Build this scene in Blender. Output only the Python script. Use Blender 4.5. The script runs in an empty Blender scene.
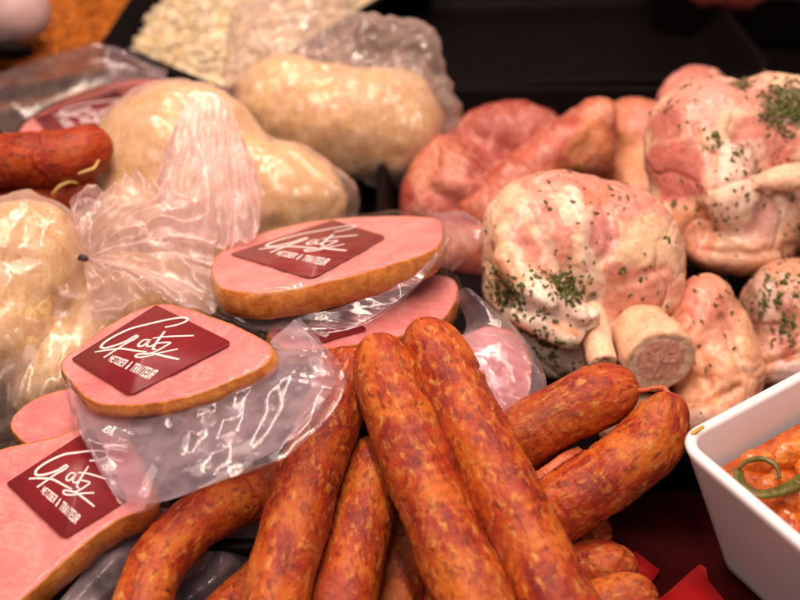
import bpy, math, random
import numpy as np
from mathutils import Vector, Matrix

random.seed(7)
RNG = np.random.default_rng(7)
SC = bpy.context.scene
COL = SC.collection

# ------------------------------------------------------------------ camera
F = 1042.0                       # focal length in photo pixels (photo 800x600)
PITCH = math.radians(38)
CAM = np.array([0.0, -0.394, 0.398])
RX = np.array([1.0, 0, 0])
FW = np.array([0, math.cos(PITCH), -math.sin(PITCH)])
UP = np.array([0, math.sin(PITCH), math.cos(PITCH)])
RMAT = np.stack([RX, UP, -FW], 1)           # camera axes -> world

def cs(px, py, d):               # camera-space point of a photo position at a depth
    return np.array([(px - 400) / F * d, (300 - py) / F * d, -d])

def c2w(v):
    return np.asarray(v) @ RMAT.T + CAM

def w2c(v):
    return (np.asarray(v) - CAM) @ RMAT

def P(px, py, d):
    return c2w(cs(px, py, d))

def PZ(px, py, z):               # point of the horizontal plane at height z
    r = RMAT @ cs(px, py, 1.0)
    return CAM + r * ((z - CAM[2]) / r[2])

def PPL(px, py, p0, n):          # point of a given plane
    r = RMAT @ cs(px, py, 1.0)
    return CAM + r * (np.dot(p0 - CAM, n) / np.dot(r, n))

def project(V):
    c = w2c(V)
    d = -c[:, 2]
    return 400 + c[:, 0] / d * F, 300 - c[:, 1] / d * F

cam_d = bpy.data.cameras.new('camera')
cam = bpy.data.objects.new('camera', cam_d)
COL.objects.link(cam)
cam.matrix_world = Matrix([[*RMAT[0], CAM[0]], [*RMAT[1], CAM[1]], [*RMAT[2], CAM[2]], [0, 0, 0, 1]])
cam_d.sensor_width = 36
cam_d.lens = F / 800 * 36
cam_d.clip_start = 0.01
cam_d.clip_end = 20
cam_d.dof.use_dof = True
cam_d.dof.focus_distance = 0.474
cam_d.dof.aperture_fstop = 5.7
SC.camera = cam

# ------------------------------------------------------------------ noise
_perm = np.random.default_rng(3).permutation(256)
_perm = np.concatenate([_perm, _perm, _perm])
_grad = np.random.default_rng(4).normal(size=(256, 3))
_grad /= np.linalg.norm(_grad, axis=1)[:, None]

def perlin(p):
    p = np.asarray(p, float)
    i = np.floor(p).astype(int)
    f = p - i
    u = f * f * f * (f * (f * 6 - 15) + 10)
    out = 0
    for a in (0, 1):
        for b in (0, 1):
            for c in (0, 1):
                h = _perm[(_perm[(_perm[(i[..., 0] + a) & 255] + i[..., 1] + b) & 255] + i[..., 2] + c) & 255]
                g = _grad[h]
                dd = g[..., 0] * (f[..., 0] - a) + g[..., 1] * (f[..., 1] - b) + g[..., 2] * (f[..., 2] - c)
                w = (u[..., 0] if a else 1 - u[..., 0]) * (u[..., 1] if b else 1 - u[..., 1]) * (u[..., 2] if c else 1 - u[..., 2])
                out = out + w * dd
    return out * 1.6

def fbm(p, octv=3):
    s = 0; a = 1.0; q = np.asarray(p, float)
    for k in range(octv):
        s = s + a * perlin(q + 17.3 * k); q = q * 2.03; a *= .5
    return s

def ridged(p):                   # creases: 0 in the crease, up to about 1 between
    return np.abs(perlin(p))

def crumple(S, seed=0, wl=(.010, .045), n=8, slope=.13, warp=.14):
    """piecewise flat facets with straight sharp creases, like stiff thin plastic"""
    rg = np.random.default_rng(500 + seed)
    h = 0
    for i in range(n):
        k = rg.normal(size=3); k /= np.linalg.norm(k)
        w = math.exp(rg.uniform(math.log(wl[0]), math.log(wl[1])))
        ph = S @ k / w + rg.uniform(0, 9) + warp * perlin(S * 22 + i * 5.1 + seed)
        tri = np.abs((ph % 1) * 2 - 1)
        tri = np.sqrt((tri - .5) ** 2 + .003)                      # crease slightly rounded
        env = sstep(-.25, .45, perlin(S * 26 + i * 7.7 + seed * 1.3))
        h = h + slope * w * tri * env
    return h

def sstep(a, b, x):
    t = np.clip((x - a) / (b - a), 0, 1)
    return t * t * (3 - 2 * t)

# ------------------------------------------------------------------ mesh helpers
def mesh_np(name, V, Fq, smooth=True):
    me = bpy.data.meshes.new(name)
    V = np.asarray(V, np.float32)
    if isinstance(Fq, np.ndarray):
        n, k = Fq.shape
        loops = Fq.astype(np.int32).ravel(); starts = np.arange(n, dtype=np.int32) * k
    else:
        lens = np.array([len(f) for f in Fq], np.int32)
        loops = np.concatenate([np.asarray(f, np.int32) for f in Fq])
        starts = np.concatenate([[0], np.cumsum(lens)[:-1]]).astype(np.int32); n = len(lens)
    me.vertices.add(len(V)); me.vertices.foreach_set('co', V.ravel())
    me.loops.add(len(loops)); me.loops.foreach_set('vertex_index', loops)
    me.polygons.add(n); me.polygons.foreach_set('loop_start', starts)
    me.update(calc_edges=True)
    me.validate()
    if smooth:
        me.polygons.foreach_set('use_smooth', np.ones(len(me.polygons), bool))
    return me

def base_of(o):
    l = np.zeros(3)
    while o is not None:
        l = l + np.array(o.location); o = o.parent
    return l

def obj(name, V, Fq, mat, parent=None, smooth=True, attrs=None):
    """links ONE mesh object; V is in world space"""
    V = np.asarray(V, float)
    if parent is None:
        b = np.array([(V[:, 0].min() + V[:, 0].max()) / 2, (V[:, 1].min() + V[:, 1].max()) / 2, V[:, 2].min()])
    else:
        b = base_of(parent)
    me = mesh_np(name, V - b, Fq, smooth)
    for k, a in (attrs or {}).items():
        a = np.asarray(a, np.float32)
        if a.shape[1] == 3 and k == 'tube':
            at = me.attributes.new(k, 'FLOAT_VECTOR', 'POINT'); at.data.foreach_set('vector', a.ravel())
        else:
            at = me.attributes.new(k, 'FLOAT_COLOR', 'POINT')
            a4 = np.concatenate([a[:, :3], np.ones((len(a), 1), np.float32)], 1)
            at.data.foreach_set('color', a4.ravel())
    o = bpy.data.objects.new(name, me)
    me.materials.append(mat)
    COL.objects.link(o)
    if parent is None:
        o.location = b
    else:
        o.parent = parent
    return o

def tag(o, label=None, cat=None, group=None, kind=None):
    for k, v in (('label', label), ('category', cat), ('group', group), ('kind', kind)):
        if v: o[k] = v
    return o

def thing(name, loc, label, cat, group=None):
    o = bpy.data.objects.new(name, None)
    o.empty_display_size = .01
    COL.objects.link(o); o.location = [float(x) for x in loc]
    return tag(o, label, cat, group)

def grid_faces(nu, nv, closed_u=False, off=0):
    I = np.arange(nu * nv).reshape(nu, nv)
    if closed_u: I = np.concatenate([I, I[:1]], 0)
    a, b, c, d = I[:-1, :-1], I[1:, :-1], I[1:, 1:], I[:-1, 1:]
    return np.stack([a, b, c, d], -1).reshape(-1, 4) + off

def crom(pts, n, closed=False):
    pts = np.asarray(pts, float)
    m = len(pts)
    segs = m if closed else m - 1
    def g(i):
        if closed: return pts[i % m]
        if i < 0: return 2 * pts[0] - pts[1]
        if i >= m: return 2 * pts[-1] - pts[-2]
        return pts[i]
    fine = []
    K = 24
    for s in range(segs):
        p0, p1, p2, p3 = g(s - 1), g(s), g(s + 1), g(s + 2)
        for t in np.arange(K) / K:
            fine.append(.5 * ((2 * p1) + (-p0 + p2) * t + (2 * p0 - 5 * p1 + 4 * p2 - p3) * t * t + (-p0 + 3 * p1 - 3 * p2 + p3) * t ** 3))
    fine.append(g(0) if closed else pts[-1])
    fine = np.array(fine)
    L = np.concatenate([[0], np.cumsum(np.linalg.norm(np.diff(fine, axis=0), axis=1))])
    t = np.linspace(0, L[-1], n + 1 if closed else n)
    if closed: t = t[:-1]
    return np.stack([np.interp(t, L, fine[:, k]) for k in range(fine.shape[1])], 1)

def vnormals(V, Fq):
    N = np.zeros_like(V)
    a, b, c, d = (V[Fq[:, i]] for i in range(4))
    n = np.cross(c - a, d - b)
    for i in range(4): np.add.at(N, Fq[:, i], n)
    return N / (np.linalg.norm(N, axis=1)[:, None] + 1e-12)

def surface_net(fn, lo, hi, h, smooth=2):
    ax = [np.arange(lo[i], hi[i] + h, h) for i in range(3)]
    G = np.stack(np.meshgrid(*ax, indexing='ij'), -1)
    D = fn(G.reshape(-1, 3)).reshape(G.shape[:3])
    ins = D < 0
    sh = tuple(s - 1 for s in D.shape)
    cnt = np.zeros(sh, int)
    def cor(A, a, b, c): return A[a:a + sh[0], b:b + sh[1], c:c + sh[2]]
    for a in (0, 1):
        for b in (0, 1):
            for c in (0, 1): cnt += cor(ins, a, b, c)
    act = (cnt > 0) & (cnt < 8)
    idx = -np.ones(sh, int); idx[act] = np.arange(act.sum())
    acc = np.zeros((act.sum(), 3)); num = np.zeros(act.sum())
    base = np.argwhere(act)
    corners = [(a, b, c) for a in (0, 1) for b in (0, 1) for c in (0, 1)]
    for i, p in enumerate(corners):
        for q in corners[i + 1:]:
            if sum(abs(x - y) for x, y in zip(p, q)) != 1: continue
            d0 = cor(D, *p)[act]; d1 = cor(D, *q)[act]
            m = (d0 < 0) != (d1 < 0)
            t = np.where(m, d0 / np.where(np.abs(d0 - d1) < 1e-15, 1, d0 - d1), 0)
            pt = np.array(p) + t[:, None] * (np.array(q) - np.array(p))
            acc[m] += pt[m]; num[m] += 1
    V = np.array(lo) + (base + acc / num[:, None]) * h
    faces = []
    for axn in range(3):
        sl0 = [slice(1, -1)] * 3; sl1 = [slice(1, -1)] * 3
        A = np.take(ins, range(ins.shape[axn] - 1), axn); B = np.take(ins, range(1, ins.shape[axn]), axn)
        E = np.argwhere(A != B)
        o1, o2 = (axn + 1) % 3, (axn + 2) % 3
        ok = (E[:, o1] > 0) & (E[:, o2] > 0) & (E[:, o1] < ins.shape[o1] - 1) & (E[:, o2] < ins.shape[o2] - 1)
        E = E[ok]
        q = []
        for (x, y) in ((-1, -1), (0, -1), (0, 0), (-1, 0)):
            e = E.copy(); e[:, o1] += x; e[:, o2] += y
            q.append(idx[e[:, 0], e[:, 1], e[:, 2]])
        q = np.stack(q, 1)
        fl = ~A[E[:, 0], E[:, 1], E[:, 2]]
        q[fl] = q[fl][:, ::-1]
        faces.append(q)
    Fq = np.concatenate(faces)
    for _ in range(smooth):
        S = np.zeros_like(V); c = np.zeros(len(V))
        for i in range(4):
            j = (i + 1) % 4
            np.add.at(S, Fq[:, i], V[Fq[:, j]]); np.add.at(c, Fq[:, i], 1)
            np.add.at(S, Fq[:, j], V[Fq[:, i]]); np.add.at(c, Fq[:, j], 1)
        V = .5 * V + .5 * S / np.maximum(c, 1)[:, None]
    return V, Fq

# prims in camera space: ('e', px, py, d, rx, ry, rz (px), rot)  /  ('c', (px,py,d), (px,py,d), r0px, r1px)
def sdf_prims(prims, k_px, grow_px=0.0):
    items = []
    lo = np.full(3, 9.); hi = np.full(3, -9.)
    for p in prims:
        if p[0] == 'e':
            _, px, py, d, rx, ry, rz = p[:7]; rot = math.radians(p[7] if len(p) > 7 else 0)
            s = d / F; c = cs(px, py, d); r = (np.array([rx, ry, rz]) + grow_px) * s
            items.append(('e', c, r, math.cos(rot), math.sin(rot)))
            R = r.max()
            lo = np.minimum(lo, c - R); hi = np.maximum(hi, c + R)
        else:
            a = cs(*p[1]); b = cs(*p[2]); r0 = (p[3] + grow_px) * p[1][2] / F; r1 = (p[4] + grow_px) * p[2][2] / F
            items.append(('c', a, b, r0, r1))
            for q in (a, b):
                lo = np.minimum(lo, q - max(r0, r1)); hi = np.maximum(hi, q + max(r0, r1))
    k = k_px * prims[0][3 if prims[0][0] == 'e' else 1] / F if prims[0][0] == 'e' else k_px * prims[0][1][2] / F
    def fn(X):
        D = None
        for it in items:
            if it[0] == 'e':
                q = X - it[1]
                x = q[:, 0] * it[3] + q[:, 1] * it[4]; y = -q[:, 0] * it[4] + q[:, 1] * it[3]
                q = np.stack([x, y, q[:, 2]], 1)
                k0 = np.linalg.norm(q / it[2], axis=1); k1 = np.linalg.norm(q / it[2] ** 2, axis=1)
                d = k0 * (k0 - 1) / np.maximum(k1, 1e-9)
            else:
                ab = it[2] - it[1]
                t = np.clip((X - it[1]) @ ab / (ab @ ab), 0, 1)
                d = np.linalg.norm(X - it[1] - t[:, None] * ab, axis=1) - (it[3] + (it[4] - it[3]) * t)
            if D is None: D = d
            else:
                h = np.clip(.5 + .5 * (D - d) / k, 0, 1)
                D = D * (1 - h) + d * h - k * h * (1 - h)
        return D
    return fn, lo, hi

def blob(prims, k_px=10, h=.0012, warp=0.0, warp_f=60., grow=0.0, seed=0, smooth=2, extra=None):
    fn, lo, hi = sdf_prims(prims, k_px, grow)
    def f2(X):
        D = fn(X)
        if warp: D = D + warp * fbm(X * warp_f + seed * 7.7, 2)
        if extra is not None: D = extra(X, D)
        return D
    m = .008 + warp
    V, Fq = surface_net(f2, lo - m, hi + m, h, smooth)
    return c2w(V), Fq

def seg_dist(x, y, poly):
    best = np.full(len(x), 1e9)
    for (x0, y0), (x1, y1) in zip(poly[:-1], poly[1:]):
        dx, dy = x1 - x0, y1 - y0
        t = np.clip(((x - x0) * dx + (y - y0) * dy) / (dx * dx + dy * dy + 1e-9), 0, 1)
        best = np.minimum(best, np.hypot(x - x0 - t * dx, y - y0 - t * dy))
    return best

# ------------------------------------------------------------------ materials
class NT:
    def __init__(self, name):
        self.m = bpy.data.materials.new(name); self.m.use_nodes = True
        self.t = self.m.node_tree; self.t.nodes.clear()
        self.out = self.n('ShaderNodeOutputMaterial')
    def n(self, ty, **kw):
        nd = self.t.nodes.new(ty)
        for k, v in kw.items():
            if k.startswith('i_'):
                key = k[2:].replace('_', ' ')
                s = nd.inputs[int(key)] if key.isdigit() else nd.inputs[key]
                if isinstance(v, bpy.types.NodeSocket): self.t.links.new(v, s)
                else: s.default_value = v
            else: setattr(nd, k, v)
        return nd
    def link(self, a, b): self.t.links.new(a, b)
    def noise(self, vec, scale, detail=3, rough=.55, dist=0.0):
        nd = self.n('ShaderNodeTexNoise', i_Scale=scale, i_Detail=detail, i_Roughness=rough, i_Distortion=dist)
        if vec is not None: self.link(vec, nd.inputs['Vector'])
        return nd.outputs['Fac']
    def ramp(self, fac, stops, mode='LINEAR'):
        nd = self.n('ShaderNodeValToRGB'); self.link(fac, nd.inputs[0])
        cr = nd.color_ramp; cr.interpolation = mode
        while len(cr.elements) < len(stops): cr.elements.new(.5)
        for e, (p, c) in zip(cr.elements, stops):
            e.position = p; e.color = (*c, 1) if len(c) == 3 else c
        return nd.outputs[0]
    def mix(self, fac, a, b, mode='MIX'):
        nd = self.n('ShaderNodeMix', data_type='RGBA', blend_type=mode)
        for s, v in ((0, fac), (6, a), (7, b)):
            if isinstance(v, bpy.types.NodeSocket): self.link(v, nd.inputs[s])
            else: nd.inputs[s].default_value = v if s == 0 else ((*v, 1) if len(v) == 3 else v)
        return nd.outputs[2]
    def math(self, op, a, b=0.0, clamp=False):
        nd = self.n('ShaderNodeMath', operation=op, use_clamp=clamp)
        for s, v in ((0, a), (1, b)):
            if isinstance(v, bpy.types.NodeSocket): self.link(v, nd.inputs[s])
            else: nd.inputs[s].default_value = v
        return nd.outputs[0]
    def mapr(self, v, a, b, c=0., d=1.):
        nd = self.n('ShaderNodeMapRange'); self.link(v, nd.inputs[0])
        for i, x in enumerate((a, b, c, d)): nd.inputs[1 + i].default_value = x
        return nd.outputs[0]
    def bump(self, h, strength=.3, dist=.001, normal=None):
        nd = self.n('ShaderNodeBump', i_Strength=strength, i_Distance=dist, i_Height=h)
        if normal is not None: self.link(normal, nd.inputs['Normal'])
        return nd.outputs[0]
    def objco(self, jitter=True):
        tc = self.n('ShaderNodeTexCoord').outputs['Object']
        if not jitter: return tc
        r = self.n('ShaderNodeObjectInfo').outputs['Random']
        a = self.n('ShaderNodeVectorMath', operation='ADD')
        self.link(tc, a.inputs[0])
        m = self.n('ShaderNodeMath', operation='MULTIPLY', i_1=3.7); self.link(r, m.inputs[0]); self.link(m.outputs[0], a.inputs[1])
        return a.outputs[0]
    def bsdf(self, color, rough=.5, normal=None, sss=0., sssr=(.006, .0025, .0015), spec=.5, coat=0., coat_r=.1, trans=0., ior=1.45):
        b = self.n('ShaderNodeBsdfPrincipled')
        def st(k, v):
            if isinstance(v, bpy.types.NodeSocket): self.link(v, b.inputs[k])
            else: b.inputs[k].default_value = (*v, 1) if isinstance(v, tuple) and len(v) == 3 and k == 'Base Color' else v
        st('Base Color', color); st('Roughness', rough); st('Specular IOR Level', spec); st('IOR', ior)
        if normal is not None: st('Normal', normal)
        if sss:
            st('Subsurface Weight', sss); st('Subsurface Radius', sssr); b.inputs['Subsurface Scale'].default_value = 1.0
        if coat: st('Coat Weight', coat); st('Coat Roughness', coat_r)
        if trans: st('Transmission Weight', trans)
        return b
    def done(self, sh):
        self.link(sh.outputs[0], self.out.inputs[0]); return self.m

def mat_sausage(name, shift=0.0, dark=1.0):
    t = NT(name)
    at = t.n('ShaderNodeAttribute', attribute_name='tube').outputs['Vector']
    r = t.n('ShaderNodeObjectInfo').outputs['Random']
    m = t.math('MULTIPLY', r, 5.3)
    a = t.n('ShaderNodeVectorMath', operation='ADD'); t.link(at, a.inputs[0]); t.link(m, a.inputs[1])
    co = a.outputs[0]
    wv = t.n('ShaderNodeTexNoise', i_Scale=70.0, i_Detail=2.0); t.link(co, wv.inputs['Vector'])
    sc = t.n('ShaderNodeVectorMath', operation='SCALE'); t.link(wv.outputs['Color'], sc.inputs[0]); sc.inputs['Scale'].default_value = .006
    ad = t.n('ShaderNodeVectorMath', operation='ADD'); t.link(co, ad.inputs[0]); t.link(sc.outputs[0], ad.inputs[1])
    mp = t.n('ShaderNodeMapping'); mp.inputs['Rotation'].default_value = (0, 0, 0); mp.inputs['Scale'].default_value = (1.1, 1.1, .75); t.link(ad.outputs[0], mp.inputs['Vector'])
    cw = mp.outputs[0]
    n1 = t.noise(cw, 270, 4, .62, .35)
    n2 = t.noise(co, 62, 3, .55, .3)
    n3 = t.noise(co, 520, 3, .6, .3)
    n4 = t.noise(co, 26, 2, .5, .2)
    n5 = t.noise(cw, 330, 4, .6, .4)
    c = t.ramp(n2, [(.34, (.22, .021, .010)), (.45, (.37, .041, .010)), (.55, (.48, .086, .012)), (.66, (.57, .145, .019))])
    c = t.mix(t.mapr(n1, .505, .585, 0, .58), c, (.54, .165, .025))
    c = t.mix(t.mapr(n1, .595, .67, 0, .6), c, (.66, .34, .09))
    c = t.mix(t.mapr(n5, .475, .385, 0, .70), c, (.17, .016, .010))
    c = t.mix(t.mapr(n4, .56, .70, 0, .42), c, (.36, .13, .045))
    c = t.mix(t.mapr(n4, .42, .32, 0, .40), c, (.30, .048, .035))
    c = t.mix(t.mapr(n3, .35, .7, 0, .22), c, t.mix(1.0, c, (.62, .55, .5), 'MULTIPLY'))
    c = t.mix(1.0, c, (dark, dark * (1 + shift), dark * (1 + shift)), 'MULTIPLY')
    st = t.n('ShaderNodeMapping'); st.inputs['Scale'].default_value = (1, 1, 2.4); t.link(co, st.inputs['Vector'])
    w1 = t.noise(st.outputs[0], 150, 5, .62, 1.0)
    h = t.math('ADD', t.math('MULTIPLY', w1, .6), t.math('MULTIPLY', n3, .25))
    h = t.math('ADD', h, t.math('MULTIPLY', n1, .55))
    nrm = t.bump(h, .75, .0014)
    rg = t.mapr(n1, .35, .7, .40, .56)
    return t.done(t.bsdf(c, rg, nrm, spec=.36, sss=.08, sssr=(.004, .001, .0005)))

def mat_paint(name, rough=.38, bump=.34, scale=330, sss=.18, coat=.34, var=.14, veins=.32):
    """uses the colours stored in the mesh (fat, muscle, skin), broken up by noise"""
    t = NT(name)
    c = t.n('ShaderNodeAttribute', attribute_name='paint').outputs['Color']
    co = t.objco()
    n1 = t.noise(co, scale, 4, .6, .4)
    n2 = t.noise(co, scale * .25, 3, .55, .8)
    v = t.ramp(n1, [(.3, (1 - var, 1 - var * 1.35, 1 - var * 1.4)), (.7, (1 + var, 1 + var * .9, 1 + var * .85))])
    c = t.mix(1.0, c, v, 'MULTIPLY')
    v2 = t.ramp(n2, [(.32, (.86, .77, .75)), (.5, (1, 1, 1)), (.7, (1.07, 1.06, 1.02))])
    c = t.mix(1.0, c, v2, 'MULTIPLY')
    st = t.n('ShaderNodeMapping'); st.inputs['Scale'].default_value = (1, .45, .8); st.inputs['Rotation'].default_value = (.3, .5, .8); t.link(co, st.inputs['Vector'])
    n3 = t.noise(st.outputs[0], scale * .42, 4, .6, 1.1)
    rid = t.math('ABSOLUTE', t.math('SUBTRACT', n3, .5))
    c = t.mix(t.mapr(rid, .0, .014, veins, 0.0), c, (.86, .60, .42))
    n4 = t.noise(co, scale * .6, 3, .6, .5)
    c = t.mix(t.mapr(n4, .58, .74, 0, veins * .9), c, (.50, .17, .10))
    h = t.math('ADD', t.math('MULTIPLY', n1, .35), t.math('MULTIPLY', n2, .5))
    h = t.math('ADD', h, t.math('MULTIPLY', rid, 1.2))
    nrm = t.bump(h, bump, .002)
    rg = t.mapr(n2, .35, .65, rough - .1, rough + .12)
    return t.done(t.bsdf(c, rg, nrm, sss=sss, sssr=(.007, .003, .002), coat=coat, coat_r=.18, spec=.5))

def mat_ham():
    t = NT('ham_meat')
    co = t.objco()
    n1 = t.noise(co, 190, 4, .6, 1.2)
    n2 = t.noise(co, 40, 3, .5, .8)
    n3 = t.noise(co, 700, 2, .5)
    c = t.ramp(n2, [(.30, (.70, .190, .190)), (.5, (.77, .245, .235)), (.70, (.81, .31, .285))])
    vein = t.ramp(n1, [(.46, (0, 0, 0)), (.495, (1, 1, 1)), (.53, (0, 0, 0))])
    c = t.mix(t.math('MULTIPLY', vein, .22), c, (.90, .54, .48))
    n6 = t.noise(co, 26, 4, .6, 1.4)
    c = t.mix(t.ramp(n6, [(.48, (0, 0, 0)), (.50, (.22, .22, .22)), (.52, (0, 0, 0))]), c, (.92, .62, .54))
    c = t.mix(t.mapr(n6, .56, .72, 0, .45), c, (.58, .10, .10))
    c = t.mix(t.mapr(n3, .55, .8, 0, .25), c, (.60, .13, .13))
    nrm = t.bump(t.math('ADD', n1, n3), .18, .0008)
    return t.done(t.bsdf(c, .33, nrm, sss=.25, sssr=(.006, .002, .0015), coat=.2, coat_r=.15))

def mat_rind():
    t = NT('ham_rind')
    co = t.objco()
    n1 = t.noise(co, 120, 4, .65, 1.0); n2 = t.noise(co, 480, 3, .6)
    c = t.ramp(n1, [(.30, (.38, .095, .014)), (.43, (.52, .155, .022)), (.55, (.62, .22, .034)), (.72, (.70, .32, .075))])
    c = t.mix(t.mapr(n2, .5, .75, 0, .4), c, (.32, .075, .015))
    return t.done(t.bsdf(c, .36, t.bump(t.math('ADD', n1, n2), .4, .001), sss=.12, sssr=(.005, .002, .001), coat=.3, coat_r=.2))

def mat_plain(name, color, rough=.5, spec=.5, nscale=0, namp=.1, bump=0., bdist=.0005, coat=0., sss=0.):
    t = NT(name); nrm = None; c = color
    if nscale:
        n = t.noise(t.objco(), nscale, 4, .6)
        c = t.mix(1.0, color, t.ramp(n, [(.3, (1 - namp,) * 3), (.7, (1 + namp,) * 3)]), 'MULTIPLY')
        if bump: nrm = t.bump(n, bump, bdist)
    return t.done(t.bsdf(c, rough, nrm, spec=spec, coat=coat, sss=sss))

def mat_film(name, milk=.10, tint=(.96, .93, .93), rough=.07, gloss=1.0, milkcol=(.80, .66, .66), bump=.25, bscale=160, bdist=.0015):
    """clear wrinkled plastic: mostly see-through, Fresnel gloss, slightly milky"""
    t = NT(name)
    co = t.objco()
    n = t.noise(co, bscale, 4, .6, 1.6)
    rid = t.math('ABSOLUTE', t.math('SUBTRACT', n, .5))
    nrm = t.bump(rid, bump, bdist)
    tr = t.n('ShaderNodeBsdfTransparent'); tr.inputs[0].default_value = (*tint, 1)
    df = t.n('ShaderNodeBsdfDiffuse'); df.inputs[0].default_value = (*milkcol, 1); t.link(nrm, df.inputs['Normal'])
    tl = t.n('ShaderNodeBsdfTranslucent'); tl.inputs[0].default_value = (*milkcol, 1); t.link(nrm, tl.inputs['Normal'])
    md = t.n('ShaderNodeMixShader'); md.inputs[0].default_value = .4
    t.link(df.outputs[0], md.inputs[1]); t.link(tl.outputs[0], md.inputs[2])
    m1 = t.n('ShaderNodeMixShader')
    n5 = t.noise(co, 60, 3, .6)
    mk = t.mapr(n5, .35, .7, milk * .5, milk * 1.5)
    lw = t.n('ShaderNodeLayerWeight', i_Blend=.5)
    mk = t.math('ADD', mk, t.math('MULTIPLY', t.math('POWER', lw.outputs['Facing'], 3.0), milk * 2.2), True)
    t.link(mk, m1.inputs[0]); t.link(tr.outputs[0], m1.inputs[1]); t.link(md.outputs[0], m1.inputs[2])
    gl = t.n('ShaderNodeBsdfGlossy'); gl.inputs['Roughness'].default_value = rough; gl.inputs[0].default_value = (1, 1, 1, 1)
    t.link(nrm, gl.inputs['Normal'])
    l2 = t.n('ShaderNodeLayerWeight', i_Blend=.5); t.link(nrm, l2.inputs['Normal'])
    fac = t.math('ADD', .055, t.math('MULTIPLY', t.math('POWER', l2.outputs['Facing'], 4.0), .55))
    m2 = t.n('ShaderNodeMixShader')
    t.link(t.math('MULTIPLY', fac, gloss, True), m2.inputs[0])
    t.link(m1.outputs[0], m2.inputs[1]); t.link(gl.outputs[0], m2.inputs[2])
    return t.done(m2)

def mat_kraut():
    t = NT('sauerkraut')
    co = t.objco()
    st = t.n('ShaderNodeMapping'); st.inputs['Scale'].default_value = (1, .3, .22); st.inputs['Rotation'].default_value = (.5, .9, .3); t.link(co, st.inputs['Vector'])
    na = t.noise(st.outputs[0], 190, 3, .6, 2.4)
    s2 = t.n('ShaderNodeMapping'); s2.inputs['Scale'].default_value = (.25, 1, .4); s2.inputs['Rotation'].default_value = (1.2, .2, .9); t.link(co, s2.inputs['Vector'])
    nb = t.noise(s2.outputs[0], 210, 3, .6, 2.0)
    n1 = t.math('ADD', t.math('MULTIPLY', t.math('MAXIMUM', na, nb), .8), t.math('MULTIPLY', t.math('MINIMUM', na, nb), .2))
    n2 = t.noise(co, 38, 3, .5, .5)
    c = t.ramp(n1, [(.36, (.60, .36, .13)), (.48, (.72, .48, .21)), (.58, (.80, .59, .31)), (.70, (.88, .72, .46))])
    c = t.mix(1.0, c, t.ramp(n2, [(.3, (.80, .72, .62)), (.6, (1.03, 1.02, 1.0))]), 'MULTIPLY')
    return t.done(t.bsdf(c, .4, t.bump(n1, .55, .002), sss=.25, sssr=(.009, .006, .003), coat=.1, coat_r=.2))

M = dict(
    sausage=mat_sausage('smoked_sausage_skin'),
    sausage_red=mat_sausage('dark_sausage_skin', shift=-.36, dark=.80),
    ham=mat_ham(), rind=mat_rind(),
    fat=mat_plain('ham_fat', (.82, .55, .40), .4, nscale=200, namp=.12, sss=.2),
    label=mat_plain('red_label', (.235, .008, .012), .38, nscale=260, namp=.15, bump=.05),
    white=mat_plain('white_print', (.86, .74, .74), .5),
    knuckle=mat_paint('knuckle_meat'),
    pork=mat_paint('raw_pork', rough=.46, bump=.5, scale=150, coat=.08, sss=.06, veins=.45),
    bone=mat_paint('bone', rough=.45, bump=.25, scale=500, sss=.12, coat=.1, var=.14, veins=.0),
    kraut=mat_kraut(),
    film=mat_film('clear_film', milk=.15, tint=(.95, .92, .95), milkcol=(.86, .70, .78), bump=.18, bscale=240, bdist=.001, gloss=1.15, rough=.09),
    film_lilac=mat_film('lilac_film', milk=.36, tint=(.93, .90, .94), milkcol=(.80, .66, .74), bump=.30, bscale=200, bdist=.001, gloss=.9, rough=.12),
    film_tight=mat_film('tight_film', milk=.008, tint=(.99, .985, .985), rough=.05, bump=.10, bscale=70, gloss=.42),
    film_milky=mat_film('milky_film', milk=.46, tint=(.96, .91, .90), milkcol=(.92, .71, .68), rough=.12, bump=.15),
    film_neck=mat_film('neck_film', milk=.62, tint=(.95, .90, .90), milkcol=(.93, .72, .70), rough=.2, bump=.1, gloss=.7),
    film_smoky=mat_film('smoky_film', milk=.30, tint=(.50, .38, .34), milkcol=(.42, .30, .27), rough=.16, bump=.05, gloss=.8),
    film_bag=mat_film('bag_film', milk=.23, tint=(.98, .96, .95), milkcol=(.92, .72, .64), rough=.13, bump=.25, bscale=80, bdist=.002, gloss=.8),
    black=mat_plain('black_plastic', (.0050, .0032, .0032), .5, .08, nscale=60, namp=.2),
    white_tray=mat_plain('white_melamine', (.87, .82, .84), .28, .5, nscale=30, namp=.015, coat=.2),
    shaded_red=mat_plain('red_sheet_shaded', (.035, .0025, .0025), .7, .05, nscale=90, namp=.2),  # red sheet darkened in its colour to stand for shade
    lit_red=mat_plain('red_sheet_lit', (.42, .008, .010), .55, .4, nscale=90, namp=.12, bump=.1),  # same red made brighter, for the shapes that stand for light patches
    string=mat_plain('casing_string', (.62, .42, .14), .5),
    casing=mat_plain('dried_casing', (.52, .12, .04), .4, nscale=300, namp=.3, bump=.3),
    tie=mat_plain('dark_tie', (.05, .035, .03), .5),
)

def mat_herb():
    t = NT('herb_flakes')
    n = t.noise(t.objco(), 900, 2, .5)
    c = t.ramp(n, [(.3, (.040, .048, .010)), (.5, (.095, .108, .020)), (.7, (.20, .20, .05))])
    return t.done(t.bsdf(c, .5))
M['herb'] = mat_herb()

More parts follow.
